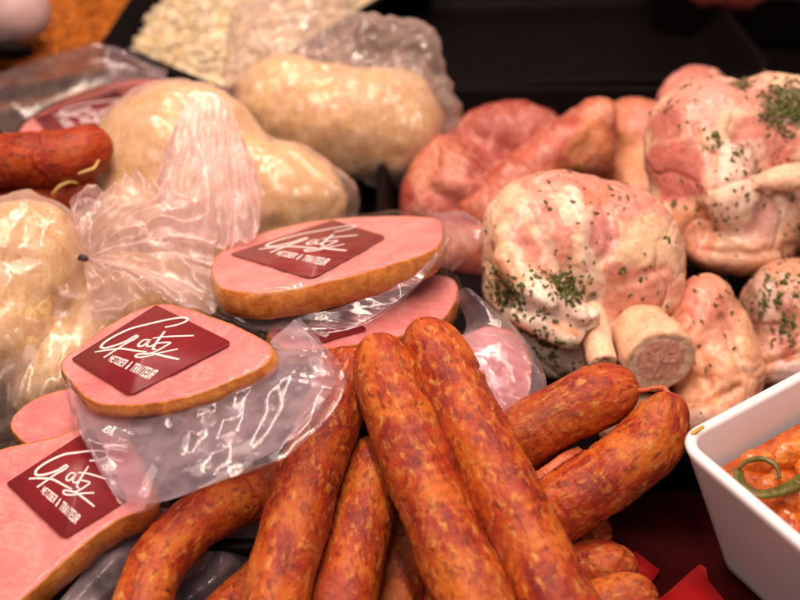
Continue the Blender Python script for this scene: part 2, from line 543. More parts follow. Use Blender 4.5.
def mat_salad():
    t = NT('pale_salad')
    co = t.objco()
    n1 = t.noise(co, 120, 4, .6, 1.0); n2 = t.noise(co, 45, 2)
    c = t.ramp(n1, [(.3, (.74, .52, .25)), (.45, (.86, .69, .43)), (.6, (.90, .80, .62)), (.72, (.90, .74, .60))])
    c = t.mix(t.mapr(n2, .5, .7, 0, .4), c, (.85, .62, .22))
    return t.done(t.bsdf(c, .45, t.bump(n1, .8, .004), sss=.1))
M['salad'] = mat_salad()

def mat_carrot():
    t = NT('orange_salad')
    co = t.objco()
    n1 = t.noise(co, 150, 4, .6, 1.5)
    c = t.ramp(n1, [(.3, (.34, .075, .004)), (.5, (.58, .16, .008)), (.7, (.72, .27, .02))])
    return t.done(t.bsdf(c, .4, t.bump(n1, .8, .004)))
M['carrot'] = mat_carrot()

def mat_stew(name, ramp, rough=.16):
    t = NT(name)
    co = t.objco()
    n1 = t.noise(co, 180, 4, .62, 1.0); n2 = t.noise(co, 600, 3, .6)
    c = t.ramp(n1, ramp)
    return t.done(t.bsdf(c, rough, t.bump(t.math('ADD', n1, t.math('MULTIPLY', n2, .4)), .5, .0018), sss=.2, sssr=(.005, .002, .001), coat=.5, coat_r=.06))
M['sauce'] = mat_stew('tomato_sauce', [(.3, (.28, .034, .003)), (.5, (.46, .075, .005)), (.7, (.62, .16, .012))])
M['chunk'] = mat_stew('stewed_meat', [(.3, (.44, .075, .006)), (.5, (.60, .15, .014)), (.66, (.70, .27, .05))], .18)
M['pepper'] = mat_stew('green_pepper', [(.3, (.050, .048, .004)), (.5, (.105, .095, .007)), (.7, (.20, .15, .015))], .2)

# ------------------------------------------------------------------ builders
def tube(path, r, n=150, m=48, tip=(1, 1), nub=(0, 0), seed=0, wr=1.0, taper=(1.0, 1.0)):
    """sausage body; tip=(start,end): rounded (1) or cut open (0); returns V, F, tube coords"""
    C = crom(path, n)
    L = np.concatenate([[0], np.cumsum(np.linalg.norm(np.diff(C, axis=0), axis=1))])
    T = np.gradient(C, axis=0); T /= np.linalg.norm(T, axis=1)[:, None]
    # parallel transport frame
    nrm = np.cross(T[0], [0.3, 0.2, 1.0]); nrm /= np.linalg.norm(nrm)
    Ns = [nrm]
    for i in range(1, n):
        v = Ns[-1] - T[i] * (Ns[-1] @ T[i]); Ns.append(v / np.linalg.norm(v))
    N = np.array(Ns); B = np.cross(T, N)
    prof = np.ones(n)
    for side, s in ((0, L), (1, L[-1] - L)):
        if tip[side]:
            c = r * taper[side]
            x = np.clip(s / c, 0, 1)
            p = np.maximum(1 - (1 - x) ** 2.3, 0) ** .5
            if nub[side]:
                p = np.maximum(p, .10) * 1
            prof = np.minimum(prof, p)
    th = np.linspace(0, 2 * np.pi, m, endpoint=False)
    ct, sn = np.cos(th), np.sin(th)
    tc = np.stack([np.broadcast_to(ct * r, (n, m)), np.broadcast_to(sn * r, (n, m)), np.broadcast_to(L[:, None], (n, m))], -1)
    q = tc + np.array([seed * 1.7, seed * .9, seed * 2.3])
    lump = .065 * fbm(q * np.array([70, 70, 45]), 2)
    # transverse shrink wrinkles, in patches
    wv = np.sin(q[..., 2] * 1050 + 4.0 * fbm(q * 60, 2))
    patch = sstep(-.1, .4, perlin(q * np.array([55, 55, 40]) + 9))
    wrk = -.030 * wr * patch * np.maximum(wv, 0) ** 2
    # creases running round part of the skin
    cre = np.zeros((n, m))
    rg = np.random.default_rng(100 + seed)
    for _ in range(int(7 * wr)):
        s0 = rg.uniform(.08, .95) * L[-1]; t0 = rg.uniform(0, 2 * np.pi); w = rg.uniform(.5, 1.1)
        line = s0 + .0022 * np.sin(th * 2 + t0) + .0015 * np.sin(th * 5)
        ang = np.abs((th - t0 + np.pi) % (2 * np.pi) - np.pi)
        env = np.exp(-(ang / w) ** 2)
        dd = (L[:, None] - line[None]) / .0009
        cre -= .095 * env[None] * (np.exp(-dd ** 2) - .55 * np.exp(-((dd - 2.2) / 1.6) ** 2))
    R = r * prof[:, None] * (1 + lump + wrk + cre)
    V = C[:, None] + R[..., None] * (N[:, None] * ct[None, :, None] + B[:, None] * sn[None, :, None])
    Fq = [tuple(f) for f in np.transpose(np.arange(0))] if False else None
    I = np.arange(n * m).reshape(n, m)
    I2 = np.concatenate([I, I[:, :1]], 1)
    Fq = np.stack([I2[:-1, :-1], I2[:-1, 1:], I2[1:, 1:], I2[1:, :-1]], -1).reshape(-1, 4)
    Fl = [list(f) for f in Fq] + [list(I[0][::-1]), list(I[-1])]
    return V.reshape(-1, 3), Fl, tc.reshape(-1, 3) * np.array([1, 1, .8])

def rope(path, r, n=60, m=10, flat=1.0, jitter=.0):
    C = crom(path, n)
    T = np.gradient(C, axis=0); T /= np.linalg.norm(T, axis=1)[:, None]
    v = np.cross(T[0], [0.2, 0.1, 1.0]); v /= np.linalg.norm(v)
    Ns = [v]
    for i in range(1, n):
        w = Ns[-1] - T[i] * (Ns[-1] @ T[i]); Ns.append(w / np.linalg.norm(w))
    N = np.array(Ns); B = np.cross(T, N)
    th = np.linspace(0, 2 * np.pi, m, endpoint=False)
    rr = np.full(n, r) if np.isscalar(r) else np.interp(np.linspace(0, 1, n), np.linspace(0, 1, len(r)), r)
    if jitter: rr = rr * (1 + jitter * RNG.normal(size=n))
    V = C[:, None] + rr[:, None, None] * (N[:, None] * np.cos(th)[None, :, None] + flat * B[:, None] * np.sin(th)[None, :, None])
    I = np.arange(n * m).reshape(n, m); I2 = np.concatenate([I, I[:, :1]], 1)
    Fl = [list(f) for f in np.stack([I2[:-1, :-1], I2[:-1, 1:], I2[1:, 1:], I2[1:, :-1]], -1).reshape(-1, 4)]
    return V.reshape(-1, 3), Fl + [list(I[0][::-1]), list(I[-1])]

# ------------------------------------------------------------------ setting
def box(lo, hi):
    x0, y0, z0 = lo; x1, y1, z1 = hi
    V = np.array([[x0, y0, z0], [x1, y0, z0], [x1, y1, z0], [x0, y1, z0], [x0, y0, z1], [x1, y0, z1], [x1, y1, z1], [x0, y1, z1]])
    return V, [[0, 3, 2, 1], [4, 5, 6, 7], [0, 1, 5, 4], [1, 2, 6, 5], [2, 3, 7, 6], [3, 0, 4, 7]]

V, f = box((-1.2, -.6, -.03), (1.2, 1.6, -.004))
tag(obj('counter', V, f, M['black'], smooth=False), 'black floor of the display counter under all the trays', 'counter', kind='structure')

# ---- trays
def rrect(cx, cy, hx, hy, rad, n=10):
    pts = []
    for (sx, sy, a0) in ((1, 1, 0), (-1, 1, 90), (-1, -1, 180), (1, -1, 270)):
        for i in range(n + 1):
            a = math.radians(a0 + 90 * i / n)
            pts.append((cx + sx * (hx - rad) + rad * math.cos(a), cy + sy * (hy - rad) + rad * math.sin(a)))
    return np.array(pts)

def tray_mesh(hx, hy, z0, z1, taper, lip, thick, rad, floor_t=.003, n=10):
    """open tray: list of rings from outer base up over the lip and down inside"""
    rings = []
    def R(inset, z, rr): rings.append((rrect(0, 0, hx - inset, hy - inset, max(rr, .002), n), z))
    R(taper + .012, z0, rad * .7); R(taper + .005, z0 + .0012, rad * .75); R(taper + .001, z0 + .005, rad * .8); R(taper, z0 + .009, rad * .82)
    for k in (.35, .7, .95): R(taper * (1 - k), z0 + .009 + (z1 - z0 - .011) * k, rad * (.82 + .18 * k))
    R(-.0002, z1 - .0018, rad); R(.0004, z1 - .0005, rad); R(.0014, z1, rad)
    R(lip - .0014, z1, rad - lip); R(lip - .0004, z1 - .0005, rad - lip); R(lip, z1 - .0018, rad - lip)
    for k in (.3, .65, .93): R(lip + taper * k * 1.0, z1 - .002 - (z1 - z0 - floor_t - .004) * k, rad - lip)
    R(taper + lip + .001, z0 + floor_t + .002, rad * .7); R(taper + lip + .004, z0 + floor_t + .0004, rad * .6); R(taper + lip + .010, z0 + floor_t, rad * .5)
    m = len(rings[0][0])
    V = np.concatenate([np.concatenate([p, np.full((m, 1), z)], 1) for p, z in rings])
    Fl = []
    for k in range(len(rings) - 1):
        for j in range(m):
            j2 = (j + 1) % m
            Fl.append([k * m + j, k * m + j2, (k + 1) * m + j2, (k + 1) * m + j])
    Fl.append(list(range(m))[::-1]); Fl.append([(len(rings) - 1) * m + j for j in range(m)])
    return V, Fl

def tray(name, cx, cy, rot, hx, hy, z0, z1, mat, label, cat='tray', group=None, taper=.012, lip=.006, rad=.02):
    V, Fl = tray_mesh(hx, hy, z0, z1, taper, lip, .003, rad)
    c, s = math.cos(rot), math.sin(rot)
    W = np.stack([V[:, 0] * c - V[:, 1] * s + cx, V[:, 0] * s + V[:, 1] * c + cy, V[:, 2]], 1)
    return tag(obj(name, W, Fl, mat), label, cat, group)

# red sheet on the counter, the shade over it put into its dark colour
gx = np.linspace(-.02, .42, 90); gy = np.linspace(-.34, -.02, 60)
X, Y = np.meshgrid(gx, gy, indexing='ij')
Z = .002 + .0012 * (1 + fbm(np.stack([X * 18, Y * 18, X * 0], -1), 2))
tag(obj('paper_sheet', np.stack([X, Y, Z], -1).reshape(-1, 3), grid_faces(90, 60), M['shaded_red']),
    'red paper sheet on the counter before the white dish, coloured dark for the shade', 'paper')

# ---- white dish with stew
ZR = .080
c0 = PZ(673, 437, ZR)
e1 = PZ(806, 366, ZR) - c0; e2 = PZ(812, 556, ZR) - c0
a1 = math.atan2(e1[1], e1[0]); a2 = math.atan2(e2[1], e2[0])
print('DISH angles', math.degrees(a1), math.degrees(a2), math.degrees(a1 - a2))
ang = (a1 + a2) / 2 + math.radians(45)      # direction of local +x ... the edge running away
ux = np.array([math.cos(ang), math.sin(ang)]); uy = np.array([-ux[1], ux[0]])
HX, HY = .095, .085
ctr = c0[:2] + ux * HX - uy * HY
dish = tray('serving_dish', ctr[0], ctr[1], ang, HX, HY, .004, ZR, M['white_tray'], 'white square melamine dish holding orange stew', 'dish', taper=.020, lip=.0050, rad=.013)

def in_dish(u, v):              # local metres from the near left inner corner
    return ctr + ux * (-HX + u) + uy * (HY - v)
sm = []
for i in range(3):
    p = PZ(694 + 4 * i, 432 - 2.4 * i, ZR + .0004); c = w2c(p)
    sm.append(('e', 694 + 4 * i, 432 - 2.4 * i, -c[2], 5 - i, 1.6, 4 - i, 30))
V, Fq = blob(sm, 2, .0004, .0002, 300)
obj('sauce_smear', V, Fq, mat_plain('yellow_smear', (.70, .36, .02), .25, coat=.4), dish)
zs = .0625
n = 70
uu = np.linspace(.0135, 2 * HX - .0135, n); vv = np.linspace(.0135, 2 * HY - .0135, n)
U, W = np.meshgrid(uu, vv, indexing='ij')
Z = zs + .0022 * fbm(np.stack([U * 60, W * 60, U * 0], -1), 3) + .0015 * sstep(.03, .09, U)
edge = np.minimum(np.minimum(U - .0135, 2 * HX - .0135 - U), np.minimum(W - .0135, 2 * HY - .0135 - W))
Z = np.where(edge < .004, zs + (Z - zs) * edge / .004, Z)
XY = ctr[None, None] + ux * (-HX + U)[..., None] + uy * (HY - W)[..., None]
stew = thing('meat_stew', (*ctr, .02), 'glossy orange tomato stew with meat chunks filling the white dish', 'stew')
obj('sauce', np.concatenate([XY, Z[..., None]], -1).reshape(-1, 3), grid_faces(n, n), M['sauce'], stew)
rg = np.random.default_rng(11)
def chunk_at(px, py, z, rx, ry, rz, rot, seed):
    p = PZ(px, py, z + .005); c = w2c(p); d = -c[2]
    V, Fq = blob([('e', px, py, d, rx, ry, rz, rot), ('e', px + rx * .5, py - ry * .3, d, rx * .6, ry * .7, rz * .7, rot)], 6, .0011, .0014, 110, seed=seed)
    V[:, 2] -= .0010
    obj('meat_chunk', V, Fq, M['chunk'], stew)
for i, a in enumerate([(757, 462, .058, 20, 14, 14, 15), (785, 452, .061, 26, 15, 15, 30), (806, 443, .063, 22, 16, 15, 10), (772, 482, .058, 15, 11, 10, 0),
                       (795, 498, .058, 16, 18, 12, 40), (792, 522, .055, 14, 13, 10, 60), (820, 470, .06, 24, 18, 14, 0), (815, 510, .058, 20, 14, 12, -20), (745, 478, .054, 12, 8, 9, -20),
                       (840, 440, .06, 24, 18, 14, 0), (850, 490, .06, 24, 18, 14, 30)]):
    chunk_at(*a, seed=i)
ringp = [PZ(x, y, .0705) for x, y in ((738, 470), (742, 485), (760, 494), (783, 490), (800, 480))]
pr = thing('pepper_strip', ringp[2], 'curled green pepper slice on top of the orange stew', 'pepper')
V, Fl = rope(ringp + [PZ(812, 470, .069)], [.0024, .0031, .0029, .0032, .0030, .0018], 60, 12, flat=.45, jitter=.05); obj('skin_strip', V, Fl, M['pepper'], pr)
V, Fl = rope([PZ(x, y, .0725) for x, y in ((739, 468), (748, 461), (763, 459), (776, 466), (780, 478))], [.0008, .0013, .0012, .0007], 40, 8, jitter=.05); obj('inner_rim', V, Fl, M['pepper'], pr)

# ---- black trays
tray('meat_tray', .20, .135, 0, .215, .19, -.0035, .042, M['black'], 'black tray holding the seasoned pork knuckles', 'tray', 'black display trays', rad=.03)
tray('meat_tray', .12, .47, math.radians(3), .17, .125, -.0035, .035, M['black'], 'black tray holding raw pork behind the knuckles', 'tray', 'black display trays', rad=.03)
tray('meat_tray', .42, .62, math.radians(-14), .17, .16, -.0035, .05, M['black'], 'black tray with red meat at the dark upper right', 'tray', 'black display trays', rad=.03)
tray('meat_tray', -.16, .06, 0, .135, .16, -.0035, .030, M['black'], 'black tray under the packed ham and bagged sauerkraut', 'tray', 'black display trays', rad=.03)

# ------------------------------------------------------------------ sausages
def D(lst): return [P(*p) for p in lst]
def sausage(path, r, label, seed, mat='sausage', tip=(1, 1), taper=(1.0, 1.0), wr=1.0, group='smoked sausages heaped at the front', name='smoked_sausage', nub=None):
    V, Fl, tc = tube(D(path), r, seed=seed, tip=tip, taper=taper, wr=wr)
    base = np.array([V[:, 0].mean(), V[:, 1].mean(), V[:, 2].min()])
    t = thing(name, base, label, 'sausage', group)
    obj('sausage_skin', V, Fl, M[mat], t, attrs={'tube': tc})
    return t

sausage([(373, 336, .474), (385, 372, .464), (405, 430, .449), (440, 520, .426), (486, 625, .402), (520, 690, .388)], 0.0152, 'thick sausage with yellow mottling, centre of the pile, its blunt end up at the ham', 1, taper=(1.9, 1), wr=1.4)
sausage([(417, 321, .482), (437, 358, .472), (468, 420, .453), (511, 505, .429), (566, 620, .401), (600, 690, .388)], 0.0153, 'thick orange sausage leaning right, blunt end touching the cut ham slice', 2, taper=(1.8, 1), wr=1.4)
sausage([(356, 352, .492), (340, 395, .479), (318, 450, .463), (295, 525, .440), (270, 620, .414), (255, 690, .398)], 0.0143, 'sausage left of centre, its upper end under the clear film skirt', 3)
sausage([(380, 440, .486), (368, 500, .466), (353, 560, .447), (336, 640, .424), (325, 700, .41)], 0.0141, 'sausage wedged low between two upright sausages, upper end hidden', 4)
sausage([(318, 472, .492), (275, 487, .478), (222, 507, .458), (176, 540, .438), (148, 585, .424), (132, 650, .405)], 0.0120, 'dark curved sausage bending down at the left of the pile', 5, wr=.6)
sausage([(330, 530, .49), (285, 566, .468), (235, 612, .445), (190, 660, .425)], 0.0127, 'bright orange sausage poking out low beneath the curved one', 6)
s7 = sausage([(639, 388, .470), (620, 391, .470), (585, 403, .471), (545, 424, .473), (500, 455, .476), (440, 495, .480)], 0.0149, 'short orange sausage pointing right, its tip linked by a casing thread', 7, taper=(1.5, 1))
s8 = sausage([(667, 391, .462), (664, 412, .460), (645, 447, .458), (605, 478, .456), (560, 507, .455), (500, 545, .458)], 0.0147, 'sausage curving up to a pointed tip beside the white dish', 8, taper=(2.0, 1))
sausage([(612, 532, .474), (570, 536, .474), (520, 545, .474)], 0.0108, 'shaded sausage end beneath the curved pointed sausage', 9)
sausage([(637, 574, .452), (610, 566, .452), (575, 568, .454), (520, 585, .455)], 0.0111, 'small wrinkled sausage end low on the right, behind the lowest one', 10, taper=(1.6, 1), wr=1.6)
sausage([(657, 596, .436), (630, 600, .434), (590, 612, .432), (530, 640, .428)], 0.0120, 'lowest sausage end beside the red paper', 11, taper=(1.5, 1), wr=1.6)
sausage([(412, 510, .492), (402, 570, .476), (392, 640, .455), (385, 690, .44)], 0.0122, 'dark sausage deep in the gap under the centre sausage', 12)
sausage([(455, 560, .486), (435, 610, .470), (418, 660, .455)], 0.0118, 'sausage deep under the centre pair, barely lit', 13)

# casing thread between the two tips, and the dried casing strip
V, Fl = rope(D([(633, 391, .466), (645, 390, .462), (655, 388, .460), (664, 389, .460), (668, 396, .459)]), [.0017, .0011, .0010, .0012, .0022], 50, 10, jitter=.1)
obj('casing_thread', V, Fl, M['casing'], s8)
V, Fl = rope(D([(536, 477, .458), (552, 466, .458), (566, 456, .461), (580, 449, .466)]), [.0026, .0024, .0026, .0020], 50, 10, flat=.35, jitter=.06)
obj('casing_strip', V, Fl, M['casing'], s7)

# far left reddish ones
fs = sausage([(-60, 178, 0.605), (-20, 166, 0.605), (25, 160, 0.605), (65, 158, 0.606), (94, 147, 0.612), (107, 143, 0.618)], .0160, 'dark red sausage at far left with its rounded end showing', 21, 'sausage_red', group='dark red sausages at the far left', name='smoked_sausage', taper=(1, 1.2))
V, Fl = rope(D([(99, 160, 0.598), (94, 168, 0.595), (86, 171, 0.593), (78, 174, 0.592)]), [.0006, .0009, .0008, .0005], 24, 8); obj('casing_tail', V, Fl, M['string'], fs)
sausage([(-60, 218, 0.614), (-10, 210, 0.616), (40, 206, 0.618), (66, 208, 0.618)], .0140, 'lower red sausage at far left lying against the bag', 22, 'sausage_red', group='dark red sausages at the far left')
fs = sausage([(40, 202, 0.618), (70, 194, 0.618), (97, 186, 0.618)], .0108, 'small red sausage end with yellow string at far left', 23, 'sausage_red', group='dark red sausages at the far left')
V, Fl = rope(D([(52, 194, 0.598), (60, 186, 0.598), (70, 182, 0.600), (78, 183, 0.602)]), [.0006, .001, .001, .0005], 24, 8); obj('casing_tail', V, Fl, M['string'], fs)

# ------------------------------------------------------------------ packed ham
LOGO_C = [(35, 275), (467, -5), (645, 358), (325, 555)]      # left, top, right, bottom of the traced label
def homography(src, dst):
    A = []
    for (x, y), (u, v) in zip(src, dst):
        A.append([x, y, 1, 0, 0, 0, -u * x, -u * y, -u]); A.append([0, 0, 0, x, y, 1, -v * x, -v * y, -v])
    return np.linalg.svd(np.array(A, float))[2][-1].reshape(3, 3)
H_LOGO = homography(LOGO_C, [(0, 0), (0, 1), (1, 1), (1, 0)])
def h_apply(H, pts):
    q = np.concatenate([np.asarray(pts, float), np.ones((len(pts), 1))], 1) @ H.T
    return q[:, :2] / q[:, 2:]
STROKES = [  # (points, half width in uv)
    ([(468, 197), (512, 197), (548, 186), (562, 168), (540, 150), (480, 144), (400, 146), (330, 149), (262, 172), (212, 200), (188, 226), (188, 246), (212, 256), (262, 251), (310, 236), (342, 214), (357, 218), (340, 236), (298, 258), (252, 290), (207, 322)], .0135),
    ([(157, 268), (205, 272), (255, 279), (290, 289), (340, 318), (382, 340)], .0125),
    ([(396, 262), (376, 258), (356, 276), (354, 292), (368, 296), (388, 280), (402, 262), (390, 284), (386, 302), (398, 308), (412, 300)], .0115),
    ([(463, 226), (440, 262), (416, 302), (406, 326), (416, 334)], .0125),
    ([(412, 258), (450, 262), (500, 274), (552, 288)], .011),
    ([(424, 296), (448, 300), (470, 308), (452, 322), (420, 342), (396, 352), (362, 346), (342, 346), (346, 362), (380, 366), (430, 358), (488, 352)], .0115),
    ([(398, 352), (430, 374), (482, 410)], .0135)]

def bil(cor, uv):
    uv = np.asarray(uv); u = uv[:, :1]; v = uv[:, 1:2]
    L, T, R_, B = cor
    return (1 - u) * (1 - v) * L + (1 - u) * v * T + u * v * R_ + u * (1 - v) * B

GLYPH = {   # condensed capitals as strokes in a unit box
    'M': [[(0, 0), (0, 1), (.5, .3), (1, 1), (1, 0)]], 'E': [[(1, 1), (0, 1), (0, 0), (1, 0)], [(0, .52), (.8, .52)]], 'T': [[(-.05, 1), (1.05, 1)], [(.5, 1), (.5, 0)]],
    'Z': [[(0, 1), (1, 1), (0, 0), (1, 0)]], 'G': [[(1, .78), (.85, 1), (.15, 1), (0, .85), (0, .15), (.15, 0), (.85, 0), (1, .15), (1, .48), (.55, .48)]],
    'R': [[(0, 0), (0, 1), (.85, 1), (1, .85), (1, .62), (.85, .5), (0, .5)], [(.5, .5), (1, 0)]], 'A': [[(0, 0), (.5, 1), (1, 0)], [(.2, .3), (.8, .3)]], 'I': [[(.5, 0), (.5, 1)]],
    'F': [[(1, 1), (0, 1), (0, 0)], [(0, .5), (.8, .5)]], 'U': [[(0, 1), (0, .15), (.15, 0), (.85, 0), (1, .15), (1, 1)]],
    '&': [[(1, 0), (.15, .75), (.25, 1), (.6, 1), (.7, .75), (.05, .3), (.15, 0), (.6, 0), (1, .45)]]}
TXT = []
_x = 0.0
for ch in 'METZGER & TRAITEUR':
    wd = {' ': .45, 'I': .35, 'M': .85}.get(ch, .62)
    for pl in GLYPH.get(ch, []):
        TXT.append([(_x + x * wd, y) for x, y in pl])
    _x += wd + .36
TXT = [[(x / (_x - .36), y) for x, y in pl] for pl in TXT]
TXT_ASPECT = _x - .36

def add_label(parent, corners_px, p0, nrm, lift):
    up = nrm * lift
    cor = [PPL(x, y, p0, nrm) + up for x, y in corners_px]
    # slab with rounded corners
    rad = .07; pts = []
    for (cx, cy, a0) in ((1 - rad, 1 - rad, 0), (rad, 1 - rad, 90), (rad, rad, 180), (1 - rad, rad, 270)):
        rr = rad if a0 in (270, 0) else rad * .35
        cx = 1 - rr if cx > .5 else rr; cy = 1 - rr if cy > .5 else rr
        for i in range(7):
            a = math.radians(a0 + 15 * i); pts.append((cx + rr * math.cos(a), cy + rr * math.sin(a)))
    m = len(pts)
    top = bil(cor, pts)
    V = np.concatenate([top, top - nrm * .0003])
    Fl = [list(range(m)), list(range(m, 2 * m))[::-1]] + [[(j + 1) % m, j, j + m, (j + 1) % m + m] for j in range(m)]
    lab = obj('label', V, Fl, M['label'], parent, smooth=False)
    VV = []; FF = []
    for k, (pl, w) in enumerate(STROKES):
        c = crom(h_apply(H_LOGO, pl), 60)
        tt = np.gradient(c, axis=0); tt /= np.linalg.norm(tt, axis=1)[:, None]
        nn = np.stack([-tt[:, 1], tt[:, 0]], 1)
        w = w * (.75 + .35 * np.sin(np.linspace(.3, 2.8, 60)))[:, None]
        o = len(VV) and sum(len(x) for x in VV)
        z = .00006 + .000012 * k
        VV.append(bil(cor, c + nn * w) + nrm * z); VV.append(bil(cor, c - nn * w) + nrm * z)
        for i in range(59): FF.append([o + i, o + 60 + i, o + 61 + i, o + i + 1])
    o = sum(len(x) for x in VV)
    quad = [np.array([q]) for q in ((230, 347.), (246, 321.), (412, 456.), (385, 487.))]
    hw = .125
    for k, pl in enumerate(TXT):
        for (xa, ya), (xb, yb) in zip(pl[:-1], pl[1:]):
            a = np.array([xa * TXT_ASPECT, ya]); b = np.array([xb * TXT_ASPECT, yb]); dv = (b - a) / np.linalg.norm(b - a)
            nv = np.array([-dv[1], dv[0]]) * hw; a = a - dv * hw * .8; b = b + dv * hw * .8
            qd = np.array([a - nv, b - nv, b + nv, a + nv]) / [TXT_ASPECT, 1]
            VV.append(bil(cor, h_apply(H_LOGO, bil(quad, qd))) + nrm * (.00006 + .000004 * (len(VV) % 9)))
            FF.append([o, o + 1, o + 2, o + 3]); o += 4
    obj('lettering', np.concatenate(VV), FF, M['white'], lab, smooth=False)
    return cor

def sheet(inner, outer, rows=46, cols=130, amp=.0022, freq=80, seed=0, sag=.0, fine=.00025, out=np.array([0, -.5, .85])):
    """crumpled film between two 3D polylines"""
    a = crom(inner, cols); b = crom(outer, cols)
    t = np.linspace(0, 1, rows)[None, :, None]
    S = a[:, None] * (1 - t) + b[:, None] * t
    tt = t[..., 0]
    env = sstep(0, .14, tt) * (1 - .5 * sstep(.9, 1, tt))
    h = crumple(S, seed, wl=(.018, .055), slope=amp * 60) + amp * 1.5 * perlin(S * 22 + seed * 5) + fine * perlin(S * 160 + seed)
    h = h * env + sag * np.sin(np.pi * tt) + .0010 * sstep(.94, 1, tt)
    S = S + h[..., None] * out
    return S.reshape(-1, 3), grid_faces(cols, rows)

def ham_pack(outline, d0, ncam, label_px, thick, label, skirts=(), seed=0, tex_lift=.0, dome=.0, film='film', group='vacuum packed ham slices'):
    p0 = P(*d0)
    nrm = RMAT @ np.array(ncam); nrm /= np.linalg.norm(nrm)
    N = 160
    px = crom(outline, N, closed=True)
    O = np.array([PPL(x, y, p0, nrm) for x, y in px])
    ex = np.cross(nrm, [0, 1, 0.2]); ex /= np.linalg.norm(ex); ey = np.cross(nrm, ex)
    ctr = O.mean(0)
    wob = (1 + .012 * fbm(np.stack([np.cos(np.linspace(0, 6.283, N, endpoint=False)) * 4, np.sin(np.linspace(0, 6.283, N, endpoint=False)) * 4, np.full(N, seed * 1.1)], 1), 3))
    O = ctr + (O - ctr) * wob[:, None]
    # orient outline counter clockwise around nrm
    area = sum(np.dot(nrm, np.cross(O[i] - ctr, O[(i + 1) % N] - ctr)) for i in range(N))
    if area < 0: O = O[::-1]
    base = ctr - nrm * thick
    t = thing('packed_ham', base, label, 'ham', group)
    inset = .0007
    rad = np.linalg.norm(O - ctr, axis=1).mean()
    # meat: top and bottom faces with rings
    rings = []
    ks = list(np.linspace(0.03, 1, 22))
    def ring(k, dz):
        q = ctr + (O - ctr) * k
        return q + nrm * dz
    V = []
    for k in ks:
        q = ring(k * (1 - inset / rad), 0)
        V.append(q + nrm * (.0009 * fbm(q * 55 + seed, 3) * (1 - k ** 4))[:, None])
    m = N
    Fl = grid_faces(len(ks), m)
    I = np.arange(len(ks) * m).reshape(len(ks), m); I2 = np.concatenate([I, I[:, :1]], 1)
    Fq = [list(f) for f in np.stack([I2[:-1, :-1], I2[1:, :-1], I2[1:, 1:], I2[:-1, 1:]], -1).reshape(-1, 4)]
    Fq.append(list(I[0]))
    obj('meat', np.concatenate(V), Fq, M['ham'], t)
    # fat line and rind: wall with bulge
    prof = [(-inset - .0006, -.0006), (-inset - .0002, .00008), (-inset * .4, .00010), (0, -.0005), (.0006, -.0022), (.0012, -thick * .35), (.0008, -thick * .7), (-.0008, -thick + .0015), (-.0028, -thick)]
    V = []
    dirs = (O - ctr) / np.linalg.norm(O - ctr, axis=1)[:, None]
    for (o, z) in prof:
        q = O + dirs * o + nrm * z
        q = q + dirs * (.0009 * fbm(q * 110 + seed, 3))[:, None] * (1 if z < -.001 else .25)
        V.append(q)
    K = len(prof)
    I = np.arange(K * m).reshape(K, m); I2 = np.concatenate([I, I[:, :1]], 1)
    Fq = [list(f) for f in np.stack([I2[:-1, :-1], I2[1:, :-1], I2[1:, 1:], I2[:-1, 1:]], -1).reshape(-1, 4)]
    Fq.append(list(I[-1]))
    rind_o = obj('rind', np.concatenate(V), Fq, M['rind'], t)
    # narrow fat edge
    if label_px: add_label(t, label_px, p0, nrm, .0013)
    # film: over the top, down the side, and skirts
    V = []; rows = []
    for k in np.linspace(.03, 1.0, 26): rows.append((k, .0022, 0))
    for (o, z) in ((.0016, .0012), (.0030, -.003), (.0034, -thick * .5), (.0034, -thick)): rows.append((1.0, z, o))
    for (k, z, o) in rows:
        q = ctr + (O - ctr) * k + dirs * o + nrm * z
        e = .3 + .7 * sstep(.55, 1, k)
        hgt = crumple(q, 60 + seed, wl=(.010, .035), n=6, slope=.07) * e - .0004
        hgt = np.maximum(hgt, -.0003)
        V.append(q + (nrm if o < .002 else dirs) * hgt[:, None])
    K = len(rows)
    I = np.arange(K * m).reshape(K, m); I2 = np.concatenate([I, I[:, :1]], 1)
    Fq = [list(f) for f in np.stack([I2[:-1, :-1], I2[1:, :-1], I2[1:, 1:], I2[:-1, 1:]], -1).reshape(-1, 4)]
    Fq.append(list(I[0]))
    obj('film_cover', np.concatenate(V), Fq, M['film_tight'], t)
    for i, sk in enumerate(skirts):
        kw = dict(seed=seed + i); kw.update(sk[2] if len(sk) > 2 else {})
        mm = M[kw.pop('mat', film)]
        V, Fq = sheet(D(sk[0]), D(sk[1]), **kw)
        obj('film_skirt', V, Fq, mm, t)
    return t

L1 = [(72, 361), (157, 307), (234, 345), (130, 398)]
ham_pack([(60, 366), (72, 352), (105, 328), (140, 309), (168, 304), (205, 314), (245, 330), (268, 343), (273, 354), (262, 367), (232, 381), (198, 394), (160, 403), (120, 406), (92, 402), (74, 386)],
         (150, 355, .470), (-.20, .79, .57), L1, .0085, 'pale pink ham slice with red label on a raised film pack, left of the sausages',
         skirts=[([(66, 372, .470), (84, 402, .462), (100, 415, .456), (150, 412, .450), (200, 402, .448), (245, 384, .452), (272, 362, .462), (268, 346, .478)],
                  [(72, 420, .462), (92, 450, .440), (128, 512, .424), (170, 502, .420), (235, 478, .418), (298, 450, .420), (345, 382, .440), (300, 318, .485)],
                  dict(amp=.0030, freq=34, sag=.004)),
                 ([(76, 395, .466), (96, 417, .459), (150, 416, .453), (200, 405, .451), (245, 388, .455), (272, 366, .465), (268, 348, .480)],
                  [(84, 440, .458), (120, 498, .434), (175, 500, .426), (240, 470, .425), (292, 440, .428), (335, 378, .447), (296, 322, .487)],
                  dict(amp=.0030, freq=28, sag=-.003, mat='film_lilac'))], seed=1)
